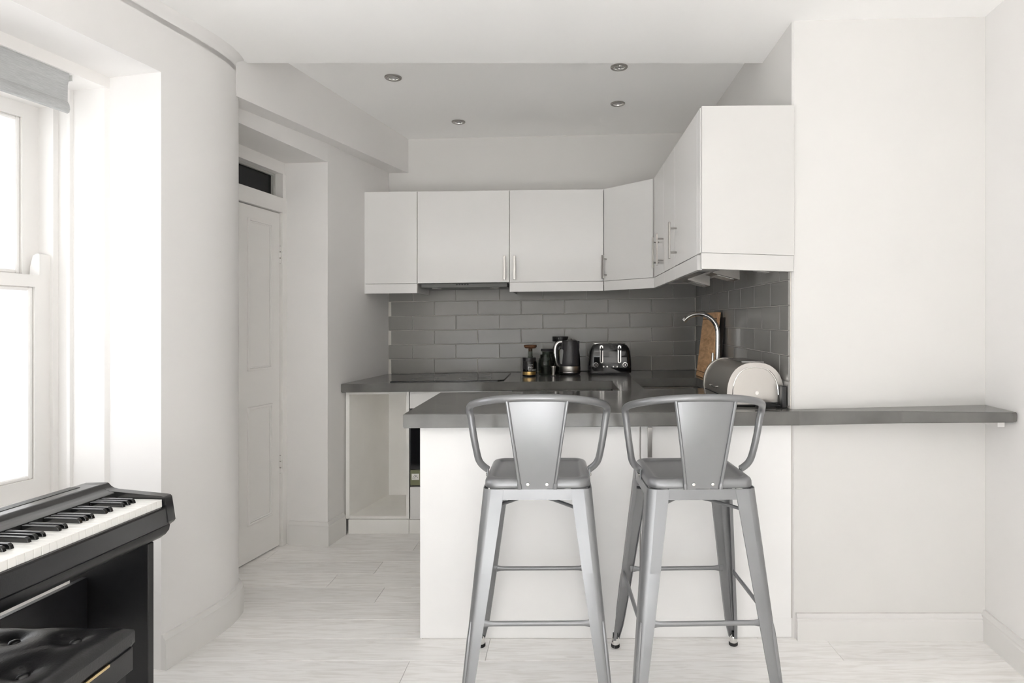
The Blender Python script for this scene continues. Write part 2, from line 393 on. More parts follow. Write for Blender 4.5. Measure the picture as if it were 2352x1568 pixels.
# ------------------------------------------------------------------ right wall, front wall, rear wall, ceilings
XR = lambda y: 1.3627+.116*y
bm = bmesh.new(); prism(bm, [(XR(2.6),2.6), (XR(YB),YB), (XR(YB)+.2,YB), (XR(2.6)+.2,2.6)], 0, 2.62); struct('wall_right', bm, WALL)
bm = bmesh.new(); sweep_board(bm, [(XR(2.311),2.311),(XR(1),1),(XR(YB),YB)], SK(.112)); struct('baseboard_right', bm, SKIRT)
XK = lambda y: .888+.022*(y-2.313)                    # kitchen side wall
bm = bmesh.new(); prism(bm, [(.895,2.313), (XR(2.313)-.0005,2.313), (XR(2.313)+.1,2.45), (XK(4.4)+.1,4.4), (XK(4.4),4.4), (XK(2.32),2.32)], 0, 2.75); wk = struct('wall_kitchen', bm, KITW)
bm = bmesh.new(); sweep_board(bm, [(.901,2.3129),(XR(2.3129)-.0205,2.3129)], SK(.100)); struct('baseboard_front', bm, SKIRT)
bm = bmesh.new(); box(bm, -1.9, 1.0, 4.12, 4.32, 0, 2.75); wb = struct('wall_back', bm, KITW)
bm = bmesh.new()
box(bm, -3.1, -2.0, YB-.3, YB, 0, 2.62); box(bm, .7, 1.6, YB-.3, YB, 0, 2.62); box(bm, -2.0, .7, YB-.3, YB, 1.15, 2.62); struct('wall_rear', bm, WALL)
gd = bpy.data.objects.new('rear_light_opening', None); COL.objects.link(gd); gd['kind'] = 'structure'; gd.location = (-.65, YB-.1, 0)  # low glazed opening, added unseen behind the camera to light floor and panel
for i in range(3):
    x0 = -2.0+i*.9
    bm = bmesh.new(); cells(bm, [x0,x0+.04,x0+.86,x0+.9], [0,.06,1.10,1.15], [[1,1,1],[1,0,1],[1,1,1]], 0, .05)
    for v in bm.verts: v.co = Vector((v.co.x, YB-.14+v.co.z, v.co.y))
    l = finish(bm, 'door_leaf', GLOSSW, gd, loc=gd.location)
    finish(B(x0+.04,x0+.86,YB-.12,YB-.115,.06,1.10), 'pane', GLASS, l, loc=gd.location)
# living-room ceiling stops at the kitchen; the kitchen ceiling is higher behind it
ZC = lambda x: 2.36+.0235*(x-.2)
bm = bmesh.new()
edge = [(-2.7, 2.49), (.99, 2.688)]
pts = [(-2.7,YB-.2), (1.9,YB-.2), (1.9,2.45), (.99,2.45), edge[1], edge[0]]
lo = [bm.verts.new((x,y,ZC(x))) for x,y in pts]; hi = [bm.verts.new((x,y,2.8)) for x,y in pts]
bm.faces.new(lo); bm.faces.new(hi[::-1])
for i in range(len(pts)): bm.faces.new((lo[i], hi[i], hi[(i+1)%len(pts)], lo[(i+1)%len(pts)]))
struct('ceiling', bm, CEIL)
ZK = lambda x, y: 2.509+.0236*x+.028*(y-4.12)
bm = bmesh.new()
pts = [(-1.75,2.5), (1.0,2.6), (1.0,4.2), (-1.75,4.2)]
lo = [bm.verts.new((x,y,ZK(x,y))) for x,y in pts]; hi = [bm.verts.new((x,y,2.78)) for x,y in pts]
bm.faces.new(lo); bm.faces.new(hi[::-1])
for i in range(4): bm.faces.new((lo[i], hi[i], hi[(i+1)%4], lo[(i+1)%4]))
struct('ceiling_kitchen', bm, CEIL)

# ------------------------------------------------------------------ kitchen left wall: pier, lintel, door recess, soffit
XL = lambda y: -1.285+.122*(y-3.3)
XD = lambda y: -2.138+.182*y                          # plane of the door
bm = bmesh.new()
prism(bm, [(XL(3.3),3.3), (XL(4.2),4.2), (-1.9,4.2), (-1.9,3.34), (-1.503,3.325)], 0, 2.7)        # pier by the cooker
prism(bm, [(-1.455,2.56), (XL(3.3),3.3), (-1.503,3.325), (-1.9,3.34), (-1.9,2.58)], 2.104, 2.7)  # lintel
struct('wall_pier', bm, WALL)
bm = bmesh.new(); prism(bm, [(-1.352,2.50), (-1.052,4.119), (-1.4,4.119), (-1.7,2.5)], 2.25, 2.7)
for v in bm.verts:
    if v.co.z < 2.3: v.co.z = 2.159+.058*(v.co.y-2.5)
struct('trim_2', bm, WALL)
bm = bmesh.new(); sweep_board(bm, [(-1.5035,3.3245), (XL(3.3),3.2995), (XL(3.47),3.472)], SK(.128)); struct('baseboard_pier', bm, SKIRT)
d1 = bpy.data.objects.new('door_1', None); COL.objects.link(d1); d1['kind'] = 'structure'; d1.location = (XD(2.95), 2.95, 0)
DN = Vector((-1,.182,0)).normalized(); DA = Vector((.182,1,0)).normalized()
def DP(y, t, z): return Vector((XD(y), y, 0)) + DN*t + Vector((0,0,z))     # along the door plane, t behind it
def dbox(name, y0, y1, t0, t1, z0, z1, m=GLOSSW, bev=0, parent=None):
    b2 = B(y0,y1,t0,t1,z0,z1,bev=bev,seg=1)
    for v in b2.verts: v.co = DP(v.co.x, v.co.y, v.co.z)
    return finish(b2, name, m, parent or d1, loc=d1.location)
leaf = dbox('door_leaf', 2.628, 3.287, .004, .044, .008, 1.818)
for (a, b) in ((3.035,3.225), (2.69,2.88)):
    for (z0, z1) in ((.975,1.752), (.19,.79)):
        for k, (q, h) in enumerate(((0,.010), (.012,.006))):
            bm = bmesh.new(); ww = .012 if k == 0 else .008
            cells(bm, [a+q,a+q+ww,b-q-ww,b-q], [z0+q,z0+q+ww,z1-q-ww,z1-q], [[1,1,1],[1,0,1],[1,1,1]], 0, h, bev=.003)
            for v in bm.verts: v.co = DP(v.co.x, .005-v.co.z, v.co.y)
            finish(bm, 'panel_moulding', GLOSSW, leaf, loc=d1.location)
dbox('jamb', 3.291, 3.335, -.012, .10, 0, 1.83); dbox('jamb', 2.60, 2.624, -.012, .10, 0, 1.83)
dbox('head', 2.60, 3.335, -.012, .10, 1.824, 1.905, bev=.002)
dbox('transom_head', 2.60, 3.335, .0, .10, 2.04, 2.2); dbox('transom_post', 3.302, 3.335, -.006, .10, 1.905, 2.04)
dbox('transom_pane', 2.60, 3.302, .055, .060, 1.905, 2.04, DGLASS)
dbox('transom_bead', 3.285, 3.302, .040, .055, 1.905, 2.04, mat('grey_bead',(.42,.42,.40),.5))
dbox('transom_bead', 2.60, 3.285, .040, .055, 2.028, 2.04, mat('grey_bead',(.42,.42,.40),.5))
for zz in (1.545, .40):
    for k in range(3):
        dbox('hinge_knuckle', 3.283, 3.291, -.007, .004, zz+k*.034, zz+.026+k*.034, GLOSSW)
    dbox('hinge_pin', 3.2855, 3.2885, -.003, .003, zz-.002, zz+.098, NICK)
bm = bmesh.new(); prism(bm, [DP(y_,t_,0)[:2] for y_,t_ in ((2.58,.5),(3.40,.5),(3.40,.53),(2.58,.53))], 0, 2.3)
struct('dark_backing_wall', bm, VOID)  # near-black sheet: darkness of the unlit room put into its colour
# ------------------------------------------------------------------ tiles
ZT = .874
def tile_mesh(wd, h):
    bm = bmesh.new(); g = .0017
    box(bm, g, wd-g, -.008, 0, g, h-g)
    es = [e for e in bm.edges if all(v.co.y < -.007 for v in e.verts)]
    bmesh.ops.bevel(bm, geom=es, offset=.0022, segments=2, profile=.5, affect='EDGES')
    bmesh.ops.recalc_face_normals(bm, faces=bm.faces)
    me = bpy.data.meshes.new('tile'); bm.to_mesh(me); bm.free(); me.materials.append(TILE); return me
TM = {}
def tile(wd, h):
    k = (round(wd,3), round(h,3))
    if k not in TM: TM[k] = tile_mesh(*k)
    o = bpy.data.objects.new('tile', TM[k]); COL.objects.link(o); return o
RH = .0982
finish(B(-1.186, .93, 4.1145, 4.121, ZT-.03, 1.475), 'grout', GROUT, wb, tilt=True)
for r in range(6):
    x0 = -.870 - (0 if r % 2 == 0 else .1485) - 2*.297
    while x0 < .92:
        a, b = max(x0, XL(4.11)+.002), min(x0+.297, XK(4.11)-.009)
        if b-a > .02:
            o = tile(b-a, RH); o.parent = wb; z = ZT+r*RH
            o.location = (a, 4.1165, z+dz(a,4.11)); o.rotation_euler = (0, -(dz(b,4.11)-dz(a,4.11))/(b-a), random.uniform(-.002,.002))
        x0 += .297
bm = bmesh.new(); prism(bm, [(XK(2.325)-.004,2.325),(XK(2.325)+.01,2.325),(XK(4.11)+.01,4.11),(XK(4.11)-.004,4.11)], ZT-.03, 1.50)
finish(bm, 'grout', GROUT, wk, tilt=True)
for r in range(6):
    y0 = 2.427 + (0 if r % 2 == 1 else .114) - 2*.2295
    while y0 < 4.1:
        a, b = max(y0, 2.326), min(y0+.2295, 4.106)
        if b-a > .02:
            o = tile(b-a, RH); o.parent = wk; z = ZT+r*RH+.008
            o.location = (XK(b)-.0025, b, z+dz(.9,b)); sl = (dz(.9,b)-dz(.9,a))/(b-a)
            o.rotation_euler = (0, sl, -math.pi/2-.022+random.uniform(-.002,.002))
        y0 += .2295

# ------------------------------------------------------------------ worktops
wt = bmesh.new()
TT = .05
xs = [-1.30, -1.0, .288, .42, .80, .93]; ys = [2.975, 3.02, 3.57, 3.445, 4.11]
ys = [2.972, 3.03, 3.445, 3.56, 4.110]
mk = [[0,0,1,1,1], [0,0,1,0,1], [1,1,1,0,1], [1,1,1,1,1]]
cells(wt, xs, ys, mk, ZT-TT, ZT)
for v in wt.verts:
    if v.co.x < -1.2: v.co.x = XL(v.co.y)+.0015
    if v.co.x > .9: v.co.x = XK(v.co.y)-.0115
es = [e for e in wt.edges if len(e.link_faces) == 2 and e.calc_face_angle(0) > .5]
bmesh.ops.bevel(wt, geom=es, offset=.003, segments=2, affect='EDGES')
wtop = finish(wt, 'kitchen_worktop', WORK, tilt=True, loc=(0, 3.7, ZT-TT)); tag(wtop, 'dark grey polished worktop running along the tiled back wall to the sink', 'worktop')
pb = bmesh.new()
prism(pb, [(-.600,2.27), (.895,2.262), (1.25,2.21), (XR(2.106)-.022,2.112), (XR(2.106)-.001,2.118), (XR(2.311)-.001,2.3125), (.899,2.3125), (.884,2.33), (.884,2.971), (-.600,2.971)], ZT-.053, ZT)
for v in pb.verts:
    k_ = max(0, (v.co.x-.95)/.65); v.co.z += (.011 if v.co.z > ZT-.01 else .029)*k_
bmesh.ops.bevel(pb, geom=list(pb.edges), offset=.0025, segments=2, affect='EDGES')
pbar = finish(pb, 'breakfast_bar_worktop', WORK, tilt=True, loc=(0, 2.6, ZT-.053)); tag(pbar, 'grey stone breakfast bar top with a narrow ledge running to the right wall', 'worktop')
finish(B(1.56,1.585,2.15,2.29,ZT-.046,ZT-.026), 'support_batten', GLOSSW, pbar, tilt=True, loc=(0, 2.6, ZT-.053))
# ------------------------------------------------------------------ peninsula cabinet
pc = thing('peninsula_cabinet', 'white peninsula cupboard behind the two silver stools under the breakfast bar', 'cabinet', (.17, 2.6, 0))
ZU = ZT-.0535
wpart(pc, 'back_panel', B(-.545,.300,2.313,2.331,.001,ZU,bev=.001), CABM)
wpart(pc, 'body', B(-.54,.880,2.333,2.945,.085,ZU-.002), CARC)
wpart(pc, 'plinth', B(.306,.888,2.322,2.34,.001,.076), CABM)
dr = wpart(pc, 'door', B(.306,.884,2.313,2.331,.079,ZU-.004,bev=.0015), CABM)
bm = B(.327,.344,2.282,2.290,.70,ZU-.006,bev=.001); box(bm,.331,.340,2.289,2.314,.71,.722); box(bm,.331,.340,2.289,2.314,ZU-.022,ZU-.010)
wpart(pc, 'handle', bm, NICK, parent=dr)
wpart(pc, 'filler_strip', B(.8855,.8935,2.318,2.33,.077,ZU), mat('grey_filler',(.45,.43,.41),.6))

# ------------------------------------------------------------------ base units along the back wall
BF = 3.488
ou = thing('open_base_unit', 'empty doorless white base unit below the worktop at the left wall', 'cabinet', (-1.05, 3.7, 0))
ZB = ZT-TT-.0005
bm = bmesh.new(); prism(bm, [(-1.253,BF),(-1.232,BF),(-1.128,3.94),(-1.15,3.94)], .085, ZB); wpart(ou, 'side_panel', bm, CARC)
wpart(ou, 'side_panel', B(-.902,-.886,BF,3.94,.085,ZB), CARC)
wpart(ou, 'back_panel', B(-1.145,-.9,3.93,3.945,.085,ZB), CARC)
bm = bmesh.new(); prism(bm, [(-1.236,BF),(-.9,BF),(-.9,3.935),(-1.132,3.935)], .085, .101); wpart(ou, 'base_panel', bm, CARC)
bm = bmesh.new(); prism(bm, [(-1.236,BF),(-.9,BF),(-.9,3.935),(-1.132,3.935)], ZB-.016, ZB); wpart(ou, 'top_panel', bm, CARC)
wpart(ou, 'plinth', B(-1.235,-.886,BF-.008,BF+.01,.001,.083), CARC)
oh = thing('oven_housing', 'white housing unit with a black oven front and olive green strip', 'cabinet', (-.58, 3.7, 0))
wpart(oh, 'body', B(-.878,-.285,BF+.004,3.95,.085,ZB), GREYE)
wpart(oh, 'fascia', B(-.878,-.285,BF-.014,BF+.004,.725,ZB-.003,bev=.001), CABW)
wpart(oh, 'oven_glass', B(-.874,-.289,BF-.012,BF+.004,.372,.72,bev=.002), BLKG)
st = wpart(oh, 'olive_strip', B(-.876,-.287,BF-.010,BF+.004,.282,.369), OLIVE)
wpart(oh, 'sticker', B(-.868,-.825,BF-.0108,BF-.010,.313,.348), LABW, parent=st)
bm = bmesh.new()
for a, b in (((-.864,.322),(-.849,.342)), ((-.864,.322),(-.846,.323)), ((-.849,.342),(-.843,.333)), ((-.843,.333),(-.848,.328)), ((-.845,.338),(-.831,.324)), ((-.852,.326),(-.836,.340))):
    tube(bm, [(a[0],BF-.0108,a[1]), (b[0],BF-.0108,b[1])], .0007, 5)
wpart(oh, 'pictogram', bm, BLKM, parent=st)
wpart(oh, 'drawer_front', B(-.876,-.287,BF-.014,BF+.004,.088,.272,bev=.001), CABW)
wpart(oh, 'plinth', B(-.884,-.285,BF-.006,BF+.01,.001,.083), CARC)
dw = thing('dishwasher', 'white built-in dishwasher under the worktop behind the breakfast bar', 'dishwasher', (0, 3.7, 0))
wpart(dw, 'body', B(-.283,.290,BF+.02,3.95,.085,ZB-.003), CARC)
wpart(dw, 'control_panel', B(-.281,.262,BF-.012,BF+.02,.74,ZB-.016,bev=.003), mat('appliance_white',(.78,.77,.74),.35))
wpart(dw, 'door', B(-.281,.262,BF-.012,BF+.02,.09,.735,bev=.003), mat('appliance_white',(.78,.77,.74),.35))
wpart(dw, 'end_bracket', B(.266,.288,BF-.012,BF+.02,.70,ZB-.010,bev=.002), mat('appliance_white',(.78,.77,.74),.35))
wpart(dw, 'plinth', B(-.283,.30,BF-.006,BF+.01,.001,.083), CARC)
su = thing('sink_base_unit', 'white base unit under the sink along the tiled side wall', 'cabinet', (.6, 3.2, 0))
wpart(su, 'side_panel', B(.310,.326,2.976,3.955,.001,ZB), CARC)
wpart(su, 'side_panel', B(.84,.856,2.976,3.955,.001,ZB), CARC)
wpart(su, 'base_panel', B(.327,.839,2.976,3.955,.085,.1), CARC)
# sink bowl
sk = thing('kitchen_sink', 'stainless steel undermounted sink bowl in the worktop beside the bread bin', 'sink', (.61, 3.29, .70))
bm = bmesh.new()
rg = lambda hx, hy, r, z: [Vector((.61+x, 3.295+y, z)) for x, y in rrect(hx, hy, r)]
loft(bm, [rg(.215,.290,.03,ZB-.001), rg(.188,.263,.025,ZB-.001), rg(.182,.257,.035,ZB-.01), rg(.176,.25,.04,.71), rg(.15,.225,.05,.69), rg(.03,.03,.02,.685)], cap=False)
bm.faces.new([v for v in bm.verts if v.co.z < .6851+0*1 and abs(v.co.x-.61) < .031 and abs(v.co.y-3.295) < .031]) if False else None
wpart(sk, 'bowl', bm, mat('sink_steel',(.55,.54,.52),.2,metal=1))
bm = bmesh.new(); lathe(bm, [(.034,.686),(.036,.689),(.028,.690),(.01,.688)], (.61,3.295,0)); wpart(sk, 'drain', bm, CHROME)
# tap
zt = lambda x, y: ZT+dz(x,y)
tp = thing('kitchen_tap', 'tall chrome swan-neck tap in front of the wooden chopping board', 'tap', (.846, 3.255, zt(.846,3.255)))
bm = bmesh.new(); lathe(bm, [(.027,0),(.027,.006),(.023,.010),(.022,.05),(.017,.056)]); finish(bm, 'base', CHROME, tp)
arch = [(0,0,.05),(0,0,.12),(0,0,.2),(0,0,.27)] + [(-.105+.105*math.cos(a), -.01*math.sin(a/2)*0, .27+.105*math.sin(a)) for a in [math.radians(q) for q in range(15,155,14)]]
bm = bmesh.new(); tube(bm, smooth_path(arch, 4), lambda t: .0125 if t < .9 else .0125, 14); finish(bm, 'spout', CHROME, tp)
bm = bmesh.new(); tube(bm, [(0,-.02,.035),(0,-.045,.04),(-.01,-.085,.055)], lambda t: .009-.004*t, 10); finish(bm, 'lever', CHROME, tp)
bm = bmesh.new(); lathe(bm, [(.006,0),(.006,.11),(.004,.115)], (-.028,0,.05), 10); finish(bm, 'rinse_rod', CHROME, tp)
# hob
hb = thing('ceramic_hob', 'black glass hob set into the worktop below the extractor', 'hob', (-.66, 3.76, zt(-.66,3.76)))
c_ = .02
bm = bmesh.new()
pts = [(-1.0,3.50),(-.372,3.50),(-.338,3.53),(-.336,3.98),(-1.0,3.98)]
prism(bm, pts, ZT+.0005, ZT+.006)
bmesh.ops.bevel(bm, geom=[e for e in bm.edges if all(v.co.z > ZT+.003 for v in e.verts)], offset=.002, segments=2, affect='EDGES')
wpart(hb, 'glass', bm, HOBG)
for (x,y,r) in ((-.82,3.62,.08),(-.52,3.62,.1),(-.82,3.86,.1),(-.52,3.86,.075)):
    bm = bmesh.new(); lathe(bm, [(r,ZT+.0062),(r-.003,ZT+.0064),(r-.006,ZT+.0062)], (x,y,0), 40, cap=False); wpart(hb, 'cooking_ring', bm, mat('ring_print',(.06,.06,.06),.3))

# ------------------------------------------------------------------ wall units
Z0, Z1, CF = 1.465, 2.04, 3.75
def bar_handle(root, parent, p, ax, out, h=.148, wd=.014):   # vertical flat bar on two posts; out = outward unit vector
    p = Vector(p); ax = Vector(ax); out = Vector(out); bm = bmesh.new()
    def ob(c, a, b, hz):
        b2 = B(-a,a,-b,b,-hz,hz,bev=.0012,seg=1)
        for v in b2.verts: v.co = c + ax*v.co.x + out*v.co.y + Vector((0,0,v.co.z))
        me = bpy.data.meshes.new('t'); b2.to_mesh(me); b2.free(); bm.from_mesh(me); bpy.data.meshes.remove(me)
    ob(p+out*.034, wd/2, .005, h/2)
    for s in (-1,1):
        tube(bm, [p+Vector((0,0,s*h*.33)), p+out*.031+Vector((0,0,s*h*.33))], .0045, 8)
    return wpart(root, 'handle', bm, NICK, parent=parent)
def wall_unit(name, label, x0, x1, handle=None, pelmet=True, z0=Z0):
    r = thing(name, label, 'cabinet', ((x0+x1)/2, 3.95, z0), group='white wall cupboards')
    wpart(r, 'body', B(x0+.001,x1-.001,CF+.021,4.106,z0+.001,Z1), CABM)
    d = wpart(r, 'door', B(x0+.0017,x1-.0017,CF,CF+.019,z0+.001,Z1-.001,bev=.0012), CABW)
    if handle is not None: bar_handle(r, d, (handle,CF,z0+.088), (1,0,0), (0,-1,0))
    if pelmet: wpart(r, 'pelmet', B(x0+.001,x1-.001,CF+.002,CF+.020,z0-.060,z0-.001,bev=.001), CABW)
    return r
XA = XL(CF+.02)+.003
u = wall_unit('wall_cupboard', 'narrow white wall cupboard at the left wall without a handle', XL(4.1)-.052, -.902)
bm = B(-.921,-.903,CF+.021,4.10,Z0-.060,Z0-.001); wpart(u, 'pelmet_return', bm, CABW)
wpart(u, 'wall_scribe', B(XA,XL(4.1)-.05,CF+.001,CF+.02,Z0-.06,Z1-.001), CABW)
u = wall_unit('wall_cupboard', 'white gloss cupboard above the hob with handle at lower right', -.902, -.326, -.354, pelmet=False)
ex = thing('extractor_hood', 'slim grey extractor hood under the cupboard above the hob', 'extractor', (-.614, 3.95, Z0-.02))
wpart(ex, 'housing', B(-.885,-.343,CF+.035,4.09,Z0-.026,Z0-.0005,bev=.002), mat('hood_grey',(.10,.10,.095),.4))
for k in range(5): wpart(ex, 'button', B(-.665+k*.017,-.655+k*.017,CF+.032,CF+.036,Z0-.012,Z0-.004,bev=.001), BLKM)
for x in (-.80,-.43):
    bm = bmesh.new(); lathe(bm, [(.03,Z0-.030),(.03,Z0-.0262)], (x,CF+.10,0), 20); wpart(ex, 'lamp', bm, mat('hood_lamp',(.5,.5,.48),.3))
u = wall_unit('wall_cupboard', 'white gloss cupboard right of the extractor with handle at lower left', -.326, .261, -.292)
wpart(u, 'pelmet_return', B(-.323,-.306,CF+.021,4.10,Z0-.060,Z0-.001), CABW)
# diagonal corner unit
XF = .534; YC = 3.478
r = thing('corner_wall_cupboard', 'white diagonal corner wall cupboard between back and right runs', 'cabinet', (.6, 3.85, Z0), group='white wall cupboards')
dv = Vector((XF-.261, YC-CF, 0)); L_ = dv.length; dv.normalize(); dn = Vector((dv.y, -dv.x, 0))
bm = bmesh.new(); prism(bm, [(.263,CF+.024),(XF+.022,YC+.003),(XK(YC)-.012,YC+.003),(XK(4.1)-.012,4.105),(.263,4.105)], Z0+.001, Z1); wpart(r, 'body', bm, CABM)
def diag(a, b, o0, o1, z0, z1, bev=.0012):
    b2 = B(a,b,o0,o1,z0,z1,bev=bev)
    for v in b2.verts: v.co = Vector((.261,CF,0)) + dv*v.co.x + dn*v.co.y + Vector((0,0,v.co.z))
    return b2
d = wpart(r, 'door', diag(.004,L_-.008,-.018,0,Z0+.001,Z1-.001), CABW)
ph = Vector((.261,CF,Z0+.086)) + dv*.024; bar_handle(r, d, ph, dv, dn)
wpart(r, 'pelmet', diag(.002,L_+.003,-.019,-.002,Z0-.06,Z0-.001,.001), CABW)
# right-hand run
def side_unit(label, y0, y1, handle=None):
    r = thing('wall_cupboard', label, 'cabinet', (.7, (y0+y1)/2, Z0), group='white wall cupboards')
    bm = bmesh.new(); prism(bm, [(XF+.021,y0+.001),(XK(y0)-.012,y0+.001),(XK(y1)-.012,y1-.001),(XF+.021,y1-.001)], Z0+.001, Z1); wpart(r, 'body', bm, CABM)
    d = wpart(r, 'door', B(XF,XF+.019,y0+.0017,y1-.0017,Z0+.001,Z1-.001,bev=.0012), CABW)
    if handle: bar_handle(r, d, (XF,handle,Z0+.125), (0,1,0), (-1,0,0), h=.17, wd=.010)
    wpart(r, 'pelmet', B(XF+.002,XF+.020,y0+.001,y1-.001,Z0-.06,Z0-.001,bev=.001), CABW)
    return r
side_unit('white wall cupboard on the right wall next to the diagonal corner door', 3.136, 3.474, 3.30)
side_unit('narrow white wall cupboard second from the big end panel on the right', 2.834, 3.136, 3.255-.10)
u = side_unit('wide white wall cupboard on the right wall nearest the breakfast bar', 2.372, 2.834, 2.79)
ep = thing('cabinet_end_panel', 'large white end panel closing the wall cupboards over the bread bin', 'panel', (.71, 2.33, Z0))
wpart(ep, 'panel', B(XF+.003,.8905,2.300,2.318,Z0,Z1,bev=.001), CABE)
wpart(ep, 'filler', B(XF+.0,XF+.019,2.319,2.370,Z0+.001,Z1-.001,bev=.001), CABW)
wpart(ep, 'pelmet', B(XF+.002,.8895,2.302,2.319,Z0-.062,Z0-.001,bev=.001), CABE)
wpart(ep, 'backing', B(XF+.021,.875,2.320,2.369,Z0+.001,Z1), CABM)
# wedge lights under the right run
for k, (y0, lab) in enumerate(((3.10,'triangular steel light under the wall cupboards, farthest from the end panel'), (2.74,'triangular steel light under the wall cupboards, middle of three'), (2.41,'triangular steel light under the cupboard nearest the end panel'))):
    r = thing('undercabinet_light', lab, 'light', (.80, y0, Z0-.06), group='steel wedge lights under the cupboards')
    x0, x1 = ((.651,.765), (.689,.812), (.79,.85))[k]
    bm = bmesh.new(); h_ = (.076, .072, .066)[k]; tz_ = (.043, .040, .058)[k]
    dd = .13 if k < 2 else .07
    extr(bm, [(x0,y0,Z0-tz_+.003),(x1,y0,Z0-.001),(x1,y0,Z0-h_),(x0,y0,Z0-tz_)], (0,dd,0))
    wpart(r, 'housing', bm, STEEL)
    b2 = bmesh.new(); f0 = Vector((x0+.2*(x1-x0),y0+.015,Z0-tz_-.2*(h_-tz_)-.001)); f1 = Vector((x0+.8*(x1-x0),y0+.015,Z0-tz_-.8*(h_-tz_)-.001))
    extr(b2, [f0, f1, f1+Vector((0,0,-.003)), f0+Vector((0,0,-.003))], (0,dd-.03,0)); wpart(r, 'lens', b2, mat('frosted_lens',(.45,.44,.42),.3))

# ------------------------------------------------------------------ recessed downlights
pts = [(903,177,'recessed steel downlight nearest the left soffit in the kitchen ceiling'), (1053,279,'recessed steel downlight farthest back in the kitchen ceiling'), (1422,153,'recessed steel downlight by the ceiling edge on the right'), (1419,237,'recessed steel downlight on the right, behind the front one')]
for px, py, lab in pts:
    Y = 3.0
    for _ in range(20):
        X = (px-1290)*Y/F; Y = (ZK(X,Y)-HC)*F/(750-py)
    X = (px-1290)*Y/F
    r = thing('downlight', lab, 'light', (X,Y,ZK(X,Y)-.001), group='recessed downlights in the kitchen ceiling')
    bm = bmesh.new(); lathe(bm, [(.0425,.0),(.0425,-.004),(.039,-.007),(.033,-.006),(.030,-.003),(.030,.0)], n=32, cap=False); o = finish(bm, 'rim', NICK, r); 
    bm = bmesh.new(); lathe(bm, [(.0295,-.001),(.0285,-.006),(.024,-.005),(.023,-.001)], n=32, cap=False); o2 = finish(bm, 'tilt_ring', CHROME, r)
    bm = bmesh.new(); lathe(bm, [(.0235,-.0008),(.022,-.0018),(.012,-.0035),(.001,-.004)], n=24); finish(bm, 'lamp', mat('lamp_glass',(.30,.30,.29),.15), r)
    r.rotation_euler = (.028, -.0236, 0)

